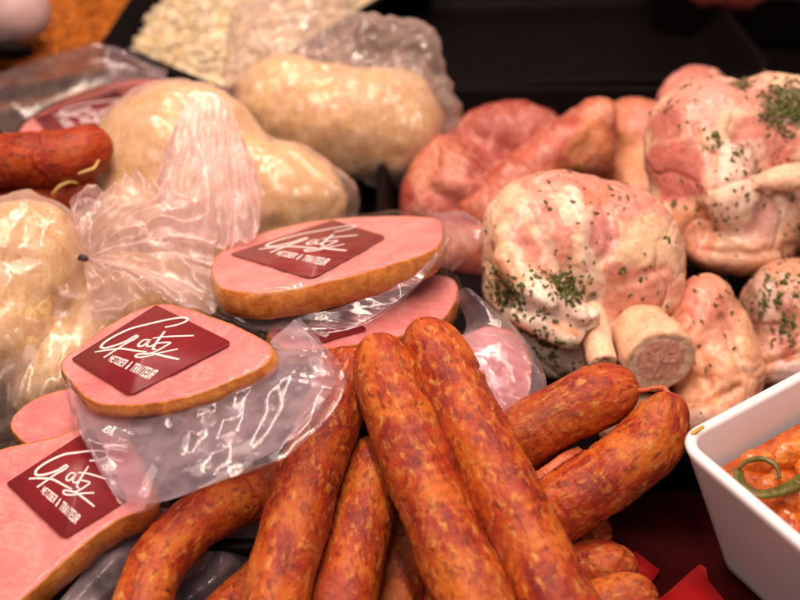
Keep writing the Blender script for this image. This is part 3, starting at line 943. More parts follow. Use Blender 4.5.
L2 = [(230, 256), (333, 222), (387, 239), (312, 281)]
ham_pack([(212, 272), (214, 260), (232, 244), (280, 228), (335, 219), (395, 216), (424, 217), (438, 220), (444, 230), (441, 243), (428, 253), (388, 266), (340, 279), (295, 289), (250, 293), (222, 288)],
         (325, 258, .530), (-.085, .93, .36), L2, .0145, 'ham slice with red label lying farther back, behind the centre sausages',
         skirts=[([(214, 296, .524), (250, 318, .512), (300, 316, .506), (350, 304, .506), (400, 287, .510), (438, 258, .520)],
                  [(225, 318, .515), (262, 333, .500), (320, 336, .495), (365, 326, .495), (405, 300, .503), (436, 268, .516)], dict(amp=.0024, freq=45)),
                 ([(432, 214, .552), (442, 225, .545), (442, 245, .535), (430, 268, .525)], [(462, 212, .565), (480, 225, .56), (482, 245, .555), (452, 275, .545)], dict(amp=.002, freq=50))], seed=2)
L3 = [(262, 317), (318, 303), (368, 331), (318, 346)]
ham_pack([(268, 330), (300, 310), (350, 290), (405, 278), (440, 275), (457, 283), (456, 302), (440, 322), (402, 336), (350, 346), (300, 350), (275, 343)],
         (400, 308, .528), (.05, .82, .56), L3, .0135, 'ham slice half hidden under another pack, its bare cut end behind the sausage tips',
         skirts=[([(452, 298, .530), (462, 310, .528), (466, 328, .522), (455, 345, .512), (440, 352, .505)],
                  [(478, 300, .535), (520, 335, .525), (545, 380, .505), (538, 420, .492), (480, 440, .49)], dict(amp=.002, freq=30, sag=.012)),
                 ([(345, 350, .515), (400, 345, .512), (440, 335, .515)], [(340, 366, .508), (400, 366, .505), (450, 360, .508)], dict(amp=.002))], seed=3)
L4 = [(7, 485), (93, 429), (129, 501), (65, 541)]
ham_pack([(-75, 520), (-45, 472), (0, 449), (50, 438), (95, 424), (128, 440), (150, 480), (146, 506), (118, 520), (90, 540), (60, 566), (22, 600), (-20, 625), (-60, 605)],
         (65, 490, .442), (-.10, .72, .69), L4, .0150, 'large ham slice with red label in the lower left corner of the display',
         skirts=[([(150, 508, .450), (128, 530, .444), (95, 560, .434), (60, 600, .420)],
                  [(300, 510, .505), (290, 560, .492), (250, 610, .475), (150, 660, .440)], dict(amp=.0036, freq=36, rows=70, mat='film_lilac'))], seed=4)
L5 = [(34, 119), (117, 92), (150, 118), (62, 152)]
ham_pack([(16, 136), (40, 112), (85, 92), (130, 80), (165, 82), (190, 100), (180, 130), (120, 155), (60, 165), (25, 155)],
         (90, 118, .715), (-.05, .86, .50), L5, .014, 'blurred ham slice with red label far back left, behind the dark red sausage',
         skirts=[([(10, 140, .705), (30, 116, .722), (80, 92, .735), (130, 79, .742), (168, 82, .738)],
                  [(-45, 90, .74), (0, 74, .745), (55, 56, .75), (105, 46, .755), (165, 76, .765)], dict(amp=.0003, freq=26, fine=.0001, mat='film_smoky', sag=.004)),
                 ([(110, 88, .738), (135, 80, .741), (168, 84, .737)], [(108, 50, .75), (138, 58, .755), (170, 76, .76)], dict(amp=.004, freq=45))], seed=5)
ham_pack([(10, 425), (30, 402), (70, 388), (110, 392), (130, 420), (110, 444), (70, 450), (30, 446)],
         (65, 420, .495), (-.1, .70, .70), None, .012, 'small marbled ham slice tucked under the film between two labelled packs', seed=6)
ham_pack([(430, 372), (450, 345), (488, 326), (520, 338), (532, 375), (520, 415), (485, 436), (445, 425)],
         (485, 385, .522), (.22, .55, .80), None, .016, 'unlabelled ham under cloudy film, right of the leaning sausages', seed=7,
         skirts=[([(440, 350, .508), (470, 332, .512), (505, 332, .512), (530, 360, .508)], [(445, 440, .488), (485, 446, .488), (525, 432, .49), (548, 400, .497)], dict(amp=.0016, freq=50, sag=.006))])

# ------------------------------------------------------------------ knuckles and raw pork
def lin(r, g, b):
    c = np.array([r, g, b]) / 255.
    return np.where(c <= .04045, c / 12.92, ((c + .055) / 1.055) ** 2.4)

def paint(V, Nn, base, patches, seed=0, warp=9, base_var=None):
    x, y = project(V)
    qq = V * 60 + seed
    wx = warp * fbm(qq, 3); wy = warp * fbm(qq + 31, 3)
    X = x + wx; Yy = y + wy
    view = CAM - V; view /= np.linalg.norm(view, axis=1)[:, None]
    face = sstep(.02, .25, np.sum(view * Nn, 1))
    C = np.tile(np.asarray(base, float), (len(V), 1))
    if base_var is not None:
        t = sstep(-.25, .35, fbm(V * 38 + seed * 3, 3))[:, None]
        C = C * (1 - t) + np.asarray(base_var) * t
    for pt in patches:
        if pt[0] == 'l':                               # streak along a polyline
            _, poly, w, col, op = pt
            m = 1 - sstep(w * .45, w, seg_dist(X, Yy, poly))
        else:
            px, py, rx, ry, rot, col, op = pt
            a = math.radians(rot)
            u = (X - px) * math.cos(a) - (Yy - py) * math.sin(a); v = (X - px) * math.sin(a) + (Yy - py) * math.cos(a)
            m = 1 - sstep(.82, 1.09, np.hypot(u / rx, v / ry))
        m = (m * face * op)[:, None]
        C = C * (1 - m) + np.asarray(col) * m
    return C

def grooves(V, Nn, lst, s):
    x, y = project(V)
    x = x + 3 * fbm(V * 70, 2); y = y + 3 * fbm(V * 70 + 9, 2)
    view = CAM - V; view /= np.linalg.norm(view, axis=1)[:, None]
    face = sstep(.0, .3, np.sum(view * Nn, 1))
    h = np.zeros(len(V))
    for poly, w, dep in lst:
        h -= dep * s * np.exp(-(seg_dist(x, y, poly) / w) ** 2)
    return V + Nn * (h * face)[:, None]

def herbs(parent, V, Nn, clusters, n_rand, seed=0, size=(.0008, .0021)):
    rg = np.random.default_rng(seed)
    x, y = project(V)
    view = CAM - V; view /= np.linalg.norm(view, axis=1)[:, None]
    fr = np.sum(view * Nn, 1) > .05
    picks = []
    for (cx, cy, rr, n) in clusters:
        dd = np.hypot(x - cx, (y - cy))
        c = np.where(fr & (dd < rr * 1.3))[0]
        if len(c):
            w = np.exp(-(dd[c] / (rr * .6)) ** 2)
            picks += list(rg.choice(c, n, p=w / w.sum()))
    up = np.where(Nn[:, 2] > -.2)[0]
    picks += list(rg.choice(up, n_rand))
    VV = []; FF = []
    for i in picks:
        nn = Nn[i] + rg.normal(size=3) * .22; nn /= np.linalg.norm(nn)
        a = np.cross(nn, rg.normal(size=3)); a /= np.linalg.norm(a); b = np.cross(nn, a)
        L = rg.uniform(*size) * (1.5 if rg.random() < .12 else 1); w = L * rg.uniform(.4, .8)
        c = V[i] + Nn[i] * .00035 + rg.normal(size=3) * .0006
        k = rg.integers(5, 8); o = len(VV)
        bend = rg.uniform(.1, .5) * L
        for j in range(k):
            th = 6.283 * j / k; r = rg.uniform(.6, 1.1)
            q = c + a * L * r * math.cos(th) + b * w * r * math.sin(th) + nn * bend * math.cos(th) ** 2
            VV.append(q)
        FF.append(list(range(o, o + k)))
        # thickness: a second face just below
        for j in range(k): VV.append(VV[o + j] - nn * .00018)
        FF.append(list(range(o + k, o + 2 * k))[::-1])
        for j in range(k): FF.append([o + (j + 1) % k, o + j, o + k + j, o + k + (j + 1) % k])
    ob = obj('herb_flakes', np.array(VV), FF, M['herb'], parent, smooth=False)
    ob['kind'] = 'stuff'
    return ob

CREAM = lin(236, 200, 166); PALE = lin(240, 214, 192); PINK = lin(220, 144, 130); DPINK = lin(205, 120, 112); RED = lin(150, 40, 35)
WHITE_ = lin(232, 215, 195); TAN = lin(214, 152, 108); ORNG = lin(205, 120, 70); GREY = lin(190, 165, 150); BRN = lin(150, 85, 60)

def meat(name, label, cat, prims, base, patches, group, k=11, h=.0012, warp=.0010, wf=42, seed=0, gr=(), mat='knuckle', bump2=.00028, base_var=None, pwarp=9):
    V, Fq = blob(prims, k, h, warp, wf, seed=seed)
    Nn = vnormals(V, Fq)
    s = prims[0][3] / F
    if len(gr): V = grooves(V, Nn, gr, s); Nn = vnormals(V, Fq)
    V = V + Nn * (bump2 * fbm(V * 190 + seed, 3) + .0007 * fbm(V * 95 + seed, 2))[:, None]
    W = V + .004 * np.stack([fbm(V * 45 + o, 2) for o in (1, 2, 3)], 1)
    p1 = perlin(W * np.array([34, 34, 26]) + seed * 4.3); p2 = perlin(W * np.array([62, 50, 62]) + seed * 2.9 + 50)
    e1 = sstep(-.2, .3, perlin(V * 22 + seed + 3)); e2 = sstep(-.1, .4, perlin(V * 30 + seed + 9))
    seam = np.exp(-(p1 / .045) ** 2) * e1 + .6 * np.exp(-(p2 / .06) ** 2) * e2
    V = V - Nn * (.0011 * seam)[:, None] + Nn * (.0007 * np.clip(np.abs(p1) * 2, 0, 1) * e1)[:, None]
    Nn = vnormals(V, Fq)
    C = paint(V, Nn, base, patches, seed, pwarp, base_var)
    mem = (sstep(.02, .10, p1) * .20 * e1 + sstep(.05, .15, p2) * .10)[:, None]       # thin pink muscle showing through
    C = C * (1 - mem) + lin(212, 142, 130) * mem
    sm_ = (np.clip(seam, 0, 1) * .45)[:, None]
    C = C * (1 - sm_) + lin(176, 96, 74) * sm_
    hl = (np.exp(-((p2 - .10) / .035) ** 2) * .35 * e2)[:, None]                       # pale sinew beside the seams
    C = C * (1 - hl) + lin(244, 220, 200) * hl
    b = np.array([V[:, 0].mean(), V[:, 1].mean(), V[:, 2].min()])
    t = thing(name, b, label, cat, group)
    obj('flesh', V, Fq, M[mat], t, attrs={'paint': C})
    return t, V, Nn

KG = 'herbed pork knuckles'
k1, V, Nn = meat('pork_knuckle', 'herb sprinkled pork knuckle at the front with two cut bones facing out', 'pork knuckle', [
    ('e', 562, 240, .580, 80, 68, 68, -14), ('e', 608, 258, .582, 74, 76, 66, 28), ('e', 533, 288, .574, 50, 70, 52, 12), ('e', 572, 328, .576, 56, 44, 46, 0),
    ('e', 640, 295, .578, 40, 44, 44, 0), ('e', 560, 352, .572, 40, 28, 40, -20),
    ('c', (506, 262, .545), (548, 300, .538), 13, 15), ('c', (548, 300, .538), (588, 318, .536), 15, 12), ('c', (520, 314, .540), (568, 336, .534), 11, 14), ('c', (510, 235, .553), (530, 215, .555), 14, 16)],
    CREAM, [
    (615, 195, 62, 20, -25, PINK, .9), (556, 180, 42, 14, 0, PINK, .75), (599, 233, 18, 29, 10, lin(206, 134, 128), .9), (552, 228, 16, 42, 20, PINK, .8), (523, 238, 11, 36, 25, PINK, .6),
    (640, 288, 42, 30, 20, lin(210, 140, 120), .85), (660, 330, 22, 20, 0, DPINK, .6), (505, 262, 14, 30, 10, TAN, .6), (540, 255, 10, 34, 35, DPINK, .65),
    (575, 318, 52, 26, -20, WHITE_, .9), (530, 335, 40, 50, 0, lin(222, 212, 196), .85), (560, 366, 46, 20, 0, lin(205, 200, 185), .9), (645, 240, 30, 28, 0, lin(238, 205, 164), .8), (585, 290, 30, 16, 0, WHITE_, .85),
    (588, 195, 26, 9, -20, ORNG, .5), (615, 268, 12, 8, 0, DPINK, .7), (561, 328, 15, 10, -20, TAN, .8),
    ('l', [(576, 190), (584, 225), (586, 280)], 9, PALE, .95), ('l', [(528, 205), (545, 240), (562, 285)], 6, PALE, .9), ('l', [(510, 232), (520, 262), (545, 290)], 5, PALE, .8),
    ('l', [(598, 315), (615, 330), (640, 325), (665, 305)], 5, BRN, .55), ('l', [(555, 305), (580, 318), (596, 318)], 4, BRN, .35)],
    KG, seed=1, h=.0011, k=17, warp=.0006, gr=[([(528, 210), (546, 245), (562, 290)], 5, 4), ([(576, 195), (582, 230), (584, 285)], 9, -4), ([(596, 300), (620, 285), (660, 268)], 7, 4), ([(512, 305), (548, 318), (590, 330)], 6, 6),
    ([(505, 262), (520, 285), (550, 305)], 6, -5), ([(602, 262), (612, 240), (606, 205)], 5, 3), ([(640, 310), (655, 330), (672, 320)], 6, 5), ([(592, 300), (596, 330)], 5, 6)])
herbs(k1, V, Nn, [(566, 285, 24, 230), (512, 295, 22, 150), (545, 300, 45, 80), (540, 345, 50, 120), (500, 280, 22, 40), (640, 285, 45, 18), (585, 225, 60, 14), (620, 190, 30, 8), (570, 362, 40, 40)], 60, seed=1)

def bone_piece(parent, a, b, r0, r1, mar, rim, face_col, squash=1.0, seed=0, rings=26, m=56):
    """a bone stump from a to b (world), cut flat at b with a visible marrow face"""
    ax = b - a; L = np.linalg.norm(ax); ax = ax / L
    e1 = np.cross(ax, [0, 0, 1.0]); e1 /= np.linalg.norm(e1); e2 = np.cross(ax, e1)
    th = np.linspace(0, 2 * np.pi, m, endpoint=False)
    prof = [(t, r0 + (r1 - r0) * sstep(.2, 1, t)) for t in np.linspace(0, 1, rings)]
    pr = [(t * L - r1 * .06, r) for t, r in prof] + [(L + r1 * .02, r1 * .985), (L + r1 * .07, r1 * .95), (L + r1 * .09, r1 * .89)] + [(L + r1 * (.085 + .05 * (1 - k)), r1 * .83 * k) for k in np.linspace(1, .02, 14)]
    V = []; C = []
    for i, (z, r) in enumerate(pr):
        q = a + ax * z + r * (np.cos(th)[:, None] * e1 + squash * np.sin(th)[:, None] * e2)
        nz = fbm(q * 130 + seed, 3)
        q = q + (q - a - ax * z) * (.07 * nz)[:, None] + ax * (.0006 * fbm(q * 420, 2))[:, None]
        V.append(q)
        if i < rings + 2: col = rim
        elif i < rings + 3: col = np.asarray(rim) * .96
        elif i < rings + 6: col = np.asarray(rim) * .5 + np.asarray(lin(246, 222, 196)) * .5
        else: col = face_col
        c = np.tile(np.asarray(col), (m, 1))
        if i >= rings + 3: c = c * (1 + .30 * perlin(q * 420) + .25 * perlin(q * 900))[:, None]
        C.append(c)
    K = len(pr)
    I = np.arange(K * m).reshape(K, m); I2 = np.concatenate([I, I[:, :1]], 1)
    Fq = [list(f) for f in np.stack([I2[:-1, :-1], I2[:-1, 1:], I2[1:, 1:], I2[1:, :-1]], -1).reshape(-1, 4)] + [list(I[-1])]
    return obj('bone', np.concatenate(V), Fq, M['bone'], parent, attrs={'paint': np.concatenate(C)})

bone_piece(k1, P(632, 318, .572), P(659, 360, .536), 30 * .56 / F, 37 * .54 / F, None, lin(235, 190, 155), lin(232, 172, 148), 1.0, 1)
bone_piece(k1, P(590, 312, .556), P(603, 364, .531), 15 * .55 / F, 14.5 * .53 / F, None, lin(240, 200, 165), lin(222, 165, 125), 1.0, 2)

k2, V, Nn = meat('pork_knuckle', 'upper knuckle at the right edge with a dark green herb patch on top', 'pork knuckle', [
    ('e', 712, 150, .630, 68, 72, 60, 10), ('e', 772, 140, .640, 72, 66, 60, 0), ('e', 745, 218, .628, 62, 56, 52, 0), ('e', 690, 215, .636, 44, 50, 46, 0), ('e', 815, 215, .65, 50, 55, 50, 0),
    ('e', 738, 252, .615, 50, 22, 34, 0), ('e', 728, 190, .600, 30, 40, 26, 10)],
    CREAM, [
    (690, 105, 48, 26, 30, lin(222, 150, 135), .9), (676, 172, 32, 36, 20, lin(210, 118, 112), .9), (664, 122, 20, 16, 40, RED, .6), (680, 145, 30, 8, 30, lin(185, 85, 65), .55), (766, 140, 34, 30, -10, PINK, .95), (735, 95, 50, 16, 10, lin(228, 160, 145), .8),
    (731, 190, 28, 54, 5, PALE, .95), (765, 218, 26, 26, 0, WHITE_, .8), (690, 235, 30, 30, 30, lin(205, 135, 95), .8), (763, 220, 15, 27, 0, DPINK, .5), (800, 235, 20, 40, 0, BRN, .5), (735, 265, 50, 14, 0, lin(225, 180, 150), .8), (745, 160, 26, 22, 0, PALE, .7),
    (788, 106, 34, 20, 10, lin(62, 78, 36), .8), (744, 84, 12, 7, 0, lin(75, 90, 42), .8), (770, 95, 12, 10, 0, BRN, .5), ('l', [(728, 120), (745, 150), (760, 180)], 5, BRN, .5), ('l', [(702, 240), (706, 190), (712, 160)], 5, TAN, .7)],
    KG, seed=2, gr=[([(705, 245), (708, 195), (715, 155)], 6, 4), ([(738, 130), (755, 165), (765, 185)], 6, 4), ([(700, 250), (745, 254), (790, 250)], 6, 5), ([(770, 185), (785, 215), (780, 245)], 6, 5)])
herbs(k2, V, Nn, [(790, 106, 30, 300), (778, 118, 30, 90), (744, 84, 13, 50), (716, 140, 12, 26), (736, 153, 7, 22), (760, 170, 45, 40), (710, 215, 40, 34), (790, 240, 25, 50), (680, 110, 40, 18)], 100, seed=2)
bone_piece(k2, P(800, 176, .60), P(752, 183, .588), 16 * .6 / F, 8 * .58 / F, None, lin(240, 200, 170), lin(236, 195, 165), .8, 3)

k3, V, Nn = meat('pork_knuckle', 'pale plain pork knuckle wedged below, between the cut bone and the white dish', 'pork knuckle', [
    ('e', 700, 318, .574, 34, 46, 40, -15), ('e', 724, 375, .566, 38, 48, 40, -12), ('e', 706, 412, .560, 40, 26, 34, 0), ('e', 640, 424, .556, 44, 30, 34, 0), ('e', 690, 350, .572, 34, 44, 34, 0), ('e', 722, 345, .570, 30, 44, 34, -15)],
    lin(236, 182, 142), [(704, 302, 30, 30, 20, lin(222, 140, 118), .85), (692, 290, 8, 15, 20, DPINK, .7), (730, 312, 10, 40, -20, lin(200, 130, 110), .6), (700, 335, 26, 16, 0, lin(232, 165, 140), .6), (720, 380, 34, 24, 0, lin(242, 185, 140), .8),
    (640, 415, 40, 26, 0, lin(170, 165, 140), .85), (690, 420, 25, 14, 0, PALE, .7), ('l', [(692, 405), (715, 398), (740, 385)], 3, ORNG, .5), ('l', [(705, 360), (712, 385)], 3, ORNG, .4)],
    KG, seed=3, gr=[([(676, 400), (705, 402), (740, 388)], 4, 5), ([(700, 350), (710, 385)], 4, 3), ([(722, 320), (745, 375)], 5, 4)])
herbs(k3, V, Nn, [(730, 300, 30, 10), (700, 350, 40, 8)], 25, seed=3)
k4, V, Nn = meat('pork_knuckle', 'shadowed knuckle with reddish marinade behind the far rim of the white dish', 'pork knuckle', [
    ('e', 792, 312, .592, 52, 54, 48, 0), ('e', 800, 362, .580, 58, 34, 40, 0), ('e', 830, 320, .59, 50, 60, 50, 0)],
    lin(205, 155, 125), [(770, 305, 18, 36, 15, GREY, .8), (782, 340, 14, 26, 30, RED, .6), (790, 300, 10, 14, 0, BRN, .7), (790, 372, 28, 14, 10, lin(215, 195, 195), .8), (755, 310, 10, 40, 10, lin(120, 90, 75), .7), (765, 370, 14, 12, 0, TAN, .7)],
    KG, seed=4, gr=[([(762, 365), (790, 356), (815, 350)], 5, 5)])
herbs(k4, V, Nn, [(765, 300, 20, 50), (790, 285, 25, 40), (785, 330, 20, 40)], 60, seed=4)

PG = 'raw pork in the back tray'
PR = lin(156, 70, 56); PO = lin(176, 100, 68)
meat('raw_pork', 'deep red raw pork piece at the left of the back tray', 'raw pork', [
    ('e', 505, 140, .725, 62, 38, 45, 8), ('e', 452, 190, .700, 46, 52, 42, 0), ('e', 420, 205, .690, 24, 28, 24, 0), ('e', 492, 205, .705, 58, 58, 44, 0), ('e', 470, 250, .69, 55, 40, 40, 0)],
    PR, [(435, 165, 30, 30, 30, lin(192, 118, 84), .8), (500, 125, 50, 16, 0, lin(168, 92, 84), .7), (455, 185, 22, 18, 0, lin(200, 124, 108), .8), (480, 240, 40, 24, 0, PO, .7), (510, 160, 30, 24, 0, lin(158, 78, 74), .8)],
    PG, seed=5, h=.002, mat='pork', warp=.0036, gr=[([(430, 190), (460, 210), (500, 220)], 9, 7), ([(470, 130), (500, 165)], 9, 4)])
meat('raw_pork', 'raw pork strip with yellowish fat along its lower edge, slanting up to the right', 'raw pork', [
    ('e', 545, 160, .690, 84, 30, 38, 36), ('e', 597, 122, .695, 20, 24, 24, 0), ('e', 500, 205, .69, 50, 38, 38, 30), ('e', 590, 150, .69, 26, 24, 28, 0)],
    lin(182, 98, 74), [(592, 132, 16, 44, -25, lin(206, 140, 84), .6), (575, 168, 55, 14, 35, lin(202, 132, 84), .8), (540, 150, 50, 12, 36, lin(184, 92, 80), .6), (600, 112, 14, 10, 0, lin(230, 165, 140), .7)],
    PG, seed=6, h=.002, mat='pork', warp=.0030)
meat('raw_pork', 'pale fatty pork piece half hidden behind the front knuckles', 'raw pork', [
    ('e', 638, 150, .735, 48, 52, 42, 20), ('e', 650, 205, .72, 55, 60, 42, 0)],
    lin(200, 125, 92), [(650, 118, 26, 18, 0, PINK, .7), (630, 165, 20, 30, 20, lin(225, 165, 115), .7)], PG, seed=7, h=.002, mat='pork', warp=.0022)
meat('raw_pork', 'pink pork piece peeking out at the top behind the upper knuckle', 'raw pork', [
    ('e', 694, 94, .745, 36, 26, 28, 10), ('e', 720, 120, .74, 30, 30, 30, 0)], lin(212, 140, 125), [], PG, seed=8, h=.002, mat='pork', warp=.0022)
meat('raw_meat', 'red meat barely lit at the dark top right edge', 'raw meat', [
    ('e', 742, -10, .93, 62, 24, 40, 0), ('e', 800, -25, .94, 50, 26, 40, 0)], lin(150, 50, 45), [], 'meat in the dark tray at the top', seed=9, h=.003, mat='pork', warp=.0030)

# ------------------------------------------------------------------ bags of sauerkraut
BG = 'plastic bags of sauerkraut'
def bag(label, prims, film_prims, seed, film='film_bag', grow=4, amp=.0030, freq=48, h=.0016):
    V, Fq = blob(prims, 14, .0018, .0022, 48, seed=seed)
    Nn = vnormals(V, Fq)
    V = V + Nn * (.0004 * fbm(V * 160, 3))[:, None]
    b = np.array([V[:, 0].mean(), V[:, 1].mean(), V[:, 2].min()])
    t = thing('sauerkraut_bag', b, label, 'food bag', BG)
    obj('sauerkraut', V, Fq, M['kraut'], t)
    def ex(X, Dd):
        near = np.abs(Dd) < .02
        out = Dd.copy()
        Xn = X[near]
        out[near] = Dd[near] - crumple(Xn, 40 + seed, wl=(.012, .05), n=9, slope=amp * 60) + amp * .8 - amp * .5 * perlin(Xn * freq)
        return out
    V, Fq = blob(prims + film_prims, 16, h, .002, 30, grow=grow, seed=seed, smooth=1, extra=ex)
    obj('plastic_bag', V, Fq, M[film], t)
    return t

def pleats(parent, name, tie, tips, n=260, rows=60, npl=14, amp=.006, seed=0, mat='film_milky', curl=.0, start=.03):
    """plastic gathered at a tie and fanning out towards a line of tips in pleats"""
    tp = crom(D(tips), n)
    T0 = crom(D(tie), n)[:, None] if isinstance(tie[0], tuple) else P(*tie)
    v = np.linspace(start, 1, rows)[None, :]
    u = np.linspace(0, 1, n)[:, None]
    S = T0 + (tp[:, None] - T0) * v[..., None]
    ph = u * npl + 1.8 * perlin(np.stack([u * 5 + 0 * v, v * 2.2 + 0 * u, 0 * u * v + seed], -1)) + .8 * perlin(np.stack([u * 17 + 0 * v, v * 3 + 0 * u, 0 * u * v + seed + 3], -1)) + .5 * v
    tri = np.abs((ph % 1) * 2 - 1) * 2 - 1
    tri = np.sign(tri) * np.abs(tri) ** 1.2 * (.55 + .9 * np.abs(perlin(np.stack([u * 9 + 0 * v, v * 1.2 + 0 * u, 0 * u * v + seed + 8], -1))))
    out = UP * .75 - FW * .65
    hh = amp * tri * v ** .8 + crumple(S, 80 + seed, slope=.05 + amp * 8) * v + amp * 1.2 * perlin(S * 25 + seed) * v + curl * np.sin(np.pi * v)
    S = S + hh[..., None] * out
    return obj(name, S.reshape(-1, 3), grid_faces(n, rows), M[mat], parent)

bag('full bag of pale sauerkraut at the top centre with slack film above', [
    ('e', 335, 120, .72, 92, 56, 60, -8), ('e', 396, 124, .72, 48, 54, 48, 0), ('e', 285, 104, .722, 50, 50, 50, 0)],
    [('e', 272, 55, .728, 38, 50, 34, 0), ('e', 378, 60, .73, 52, 36, 38, -10), ('e', 300, 28, .73, 36, 28, 24, 0), ('e', 415, 62, .73, 16, 30, 20, 0), ('e', 428, 130, .72, 20, 30, 22, 0)], 1, grow=4, amp=.0030, freq=40)
b2 = bag('broad bag of sauerkraut beneath the top one, with a milky film neck standing in front', [
    ('e', 180, 165, .655, 88, 82, 58, 12), ('e', 135, 180, .655, 42, 62, 40, 0), ('e', 275, 195, .65, 74, 52, 48, -15), ('e', 200, 215, .645, 84, 56, 44, 0), ('e', 122, 228, .635, 40, 42, 36, 0)],
    [('e', 330, 200, .65, 26, 24, 22, 0)], 2, grow=3, amp=.0016, freq=26)
pleats(b2, 'bag_neck', [(176, 132, .584), (181, 110, .587), (192, 97, .589), (207, 92, .590), (222, 98, .589), (234, 114, .587), (240, 134, .584)], [(158, 172, .578), (162, 235, .562), (200, 248, .555), (232, 246, .555), (258, 232, .562), (262, 190, .575)], npl=5, amp=.0038, seed=3, curl=.004, start=.0, mat='film_neck')
b3 = bag('tied bag of sauerkraut at the left edge, its film gathered in a knot', [
    ('e', 18, 270, .562, 66, 70, 56, 0), ('e', -5, 330, .552, 66, 56, 50, 0), ('e', 50, 255, .566, 34, 42, 36, 0)],
    [('c', (65, 255, .555), (80, 258, .552), 22, 5)], 3, grow=3, amp=.0024, freq=42)
pleats(b3, 'bag_neck', (83, 258, .550), [(70, 204, .552), (86, 190, .556), (110, 192, .556), (132, 180, .555), (165, 190, .552), (196, 205, .548), (216, 222, .548), (212, 262, .542), (222, 300, .537), (196, 316, .525), (150, 300, .525), (120, 322, .53), (95, 330, .535)], npl=11, amp=.0040, seed=5, curl=.006)
V, Fl = rope(D([(79, 259, .543), (82, 257, .540), (85, 259, .539), (88, 258, .541)]), [.0008, .0016, .0018, .0007], 40, 8, jitter=.1)
obj('tie', V, Fl, M['tie'], b3)
bag('crumpled bag of sauerkraut lying under the front labelled ham', [
    ('e', 130, 318, .572, 82, 66, 44, 0), ('e', 62, 372, .556, 58, 58, 40, 0), ('e', 195, 278, .580, 48, 48, 36, 0)],
    [('e', 20, 400, .545, 40, 40, 30, 0), ('e', 110, 250, .575, 60, 36, 30, 0)], 4, grow=4, amp=.0030, freq=42)

# ------------------------------------------------------------------ salads at the back
def heap(name, label, cat, px_corners, z, mat, bumps, seed, thick=.02, freq=45):
    c = [PZ(x, y, z) for x, y in px_corners]
    n = 130
    u = np.linspace(0, 1, n)
    U, W = np.meshgrid(u, u, indexing='ij')
    S = bil(c, np.stack([U.ravel(), W.ravel()], 1)).reshape(n, n, 3)
    e = np.minimum(np.minimum(U, 1 - U), np.minimum(W, 1 - W))
    hh = bumps * (fbm(S * freq + seed, 4) * .7 + .5) * sstep(0, .12, e) + thick * (sstep(0, .3, e) - 1)
    S[..., 2] += hh
    t = thing(name, c[0], label, cat)
    obj('salad_heap', S.reshape(-1, 3), grid_faces(n, n), mat, t)
    # loose shreds on top
    rg = np.random.default_rng(seed); VV = []; FF = []
    for _ in range(1400):
        i, j = rg.integers(8, n - 8, 2)
        p = S[i, j]; a = rg.normal(size=3); a[2] *= .35; a /= np.linalg.norm(a); L = rg.uniform(.005, .013); w = rg.uniform(.0008, .0018)
        b = np.cross(a, [0, 0, 1.]); b /= np.linalg.norm(b); c2 = np.cross(a, b)
        p = p + np.array([0, 0, .001]); o = len(VV)
        for sx in (-1, 1):
            for (sb, sc) in ((-1, -1), (1, -1), (1, 1), (-1, 1)): VV.append(p + a * L * sx * .5 + b * w * sb + c2 * w * .6 * sc)
        FF += [[o, o + 1, o + 5, o + 4], [o + 1, o + 2, o + 6, o + 5], [o + 2, o + 3, o + 7, o + 6], [o + 3, o, o + 4, o + 7], [o + 3, o + 2, o + 1, o], [o + 4, o + 5, o + 6, o + 7]]
    s = obj('salad_shreds', np.array(VV), FF, mat, t); s['kind'] = 'stuff'
    return t

# pale salad in a black tray
za = .055
A0, A1, A2 = PZ(108, 42, za), PZ(222, 88, za), PZ(150, -25, za)
q = [(120, 40), (175, -45), (420, -42), (222, 70)]
heap('pale_salad', 'heap of pale yellow grated salad in the black tray at the top', 'salad', q, za, M['salad'], .016, 31, freq=34)
def quad_tray(name, px, z0, z1, label, grp):
    c = [PZ(x, y, z1) for x, y in px]
    m = sum(c) / 4
    def rg(k, z): return [np.array([*(m[:2] + (p[:2] - m[:2]) * k), z]) for p in c]
    rings = [rg(.86, z0), rg(.985, z1 - .004), rg(1.02, z1 - .003), rg(1.02, z1), rg(.965, z1), rg(.86, z0 + .004)]
    V = np.array([p for r in rings for p in r])
    Fl = []
    for k in range(len(rings) - 1):
        for j in range(4): Fl.append([k * 4 + j, k * 4 + (j + 1) % 4, k * 4 + 4 + (j + 1) % 4, k * 4 + 4 + j])
    Fl += [[3, 2, 1, 0], [20, 21, 22, 23]]
    return tag(obj(name, V, Fl, M['black'], smooth=False), label, 'tray', grp)
quad_tray('salad_tray', [(104, 42), (168, -58), (456, -48), (226, 92)], -.003, .05, 'black tray holding the pale yellow salad', 'black display trays')
heap('carrot_salad', 'bright orange grated salad in the far left corner', 'salad', [(-60, 95), (-80, -60), (150, -60), (112, 66)], .045, M['carrot'], .008, 41)
quad_tray('salad_tray', [(-75, 105), (-100, -75), (165, -70), (118, 72)], -.003, .036, 'black tray under the bright orange salad', 'black display trays')

V, Fq = blob([('e', 6, 12, .80, 44, 34, 30, 0), ('e', -30, 4, .80, 50, 36, 32, 0)], 10, .002, .001, 40, seed=3)
pch = thing('plastic_tub', (V[:, 0].mean(), V[:, 1].mean(), V[:, 2].min()), 'pale pinkish rounded plastic pack in the top left corner', 'pack')
obj('pack_body', V, Fq, mat_plain('pale_plastic', (.46, .30, .29), .35, nscale=40, namp=.12), pch)
V, Fq = blob([('e', 5, 52, .79, 30, 8, 20, 0), ('e', -30, 52, .79, 30, 9, 20, 0)], 8, .002, .001, 40, seed=3)
obj('pack_foot', V, Fq, M['black'], pch)

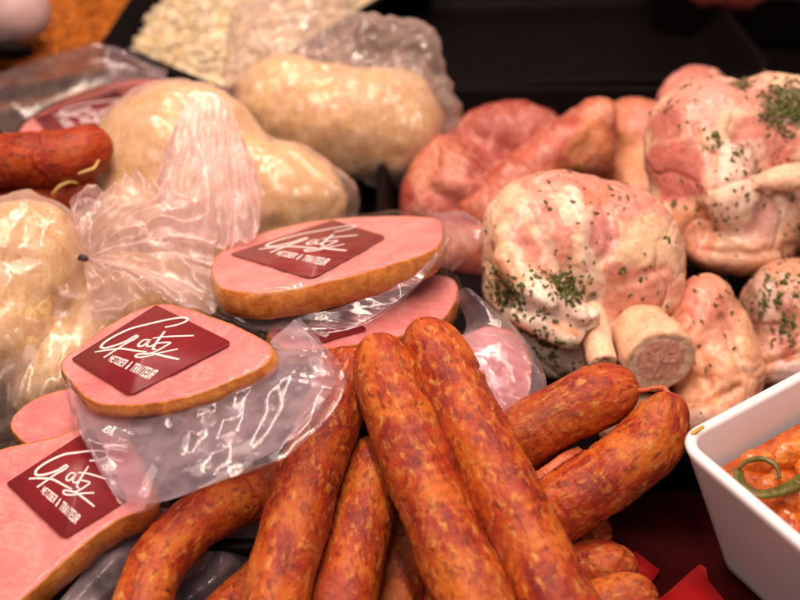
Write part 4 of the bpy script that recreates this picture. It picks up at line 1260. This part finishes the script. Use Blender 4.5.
# raised bright red shapes standing for patches of light on the shaded sheet
def lit_patch(px_list, z, label):
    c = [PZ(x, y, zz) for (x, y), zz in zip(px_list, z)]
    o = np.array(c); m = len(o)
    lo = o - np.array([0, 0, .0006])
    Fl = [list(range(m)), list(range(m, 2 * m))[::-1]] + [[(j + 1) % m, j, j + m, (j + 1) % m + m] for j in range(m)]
    tag(obj('red_lit_patch', np.concatenate([o, lo]), Fl, M['lit_red'], smooth=False), label, 'paper', 'lit patches of the red sheet')
lit_patch([(648, 606), (668, 592), (690, 572), (700, 564), (706, 568), (708, 580), (724, 600), (740, 625), (650, 640)], [.012, .013, .016, .02, .02, .016, .014, .012, .012], 'bright red pointed shape standing for a lit patch in front of the white dish')
lit_patch([(628, 580), (634, 550), (660, 570), (650, 585)], [.006, .012, .008, .006], 'small red shape standing for a lit patch behind the sausage ends')

# ------------------------------------------------------------------ light
w = bpy.data.worlds.new('World'); SC.world = w; w.use_nodes = True
bgn = w.node_tree.nodes['Background']; bgn.inputs[0].default_value = (1.0, .77, .72, 1); bgn.inputs[1].default_value = .21

def area(name, loc, target, sx, sy, power, color):
    l = bpy.data.lights.new(name, 'AREA'); l.shape = 'RECTANGLE'; l.size = sx; l.size_y = sy; l.energy = power; l.color = color
    o = bpy.data.objects.new(name, l); COL.objects.link(o); o.location = loc
    o.rotation_euler = (Vector(target) - Vector(loc)).to_track_quat('-Z', 'Y').to_euler()
    return o
WARM = (1.0, .75, .59); PINKL = (1.0, .72, .64)
area('counter_lamp', (-.10, .02, .85), (0, .05, .05), .9, .03, 6.6, WARM)
area('counter_lamp', (.10, .30, .80), (.05, .15, .05), .9, .025, 4.3, PINKL)
area('ceiling_lamp', (-.3, -.55, 1.2), (0, .0, .05), 1.0, .7, 7.9, (1.0, .79, .71))

SC.view_settings.view_transform = 'Standard'
SC.view_settings.look = 'None'
SC.view_settings.exposure = 0
SC.view_settings.gamma = 1
SC.render.engine = 'CYCLES'
cy = SC.cycles
cy.use_denoising = True
cy.max_bounces = 8; cy.diffuse_bounces = 3; cy.glossy_bounces = 3; cy.transmission_bounces = 4; cy.transparent_max_bounces = 24
cy.caustics_reflective = False; cy.caustics_refractive = False
cy.sample_clamp_indirect = 4
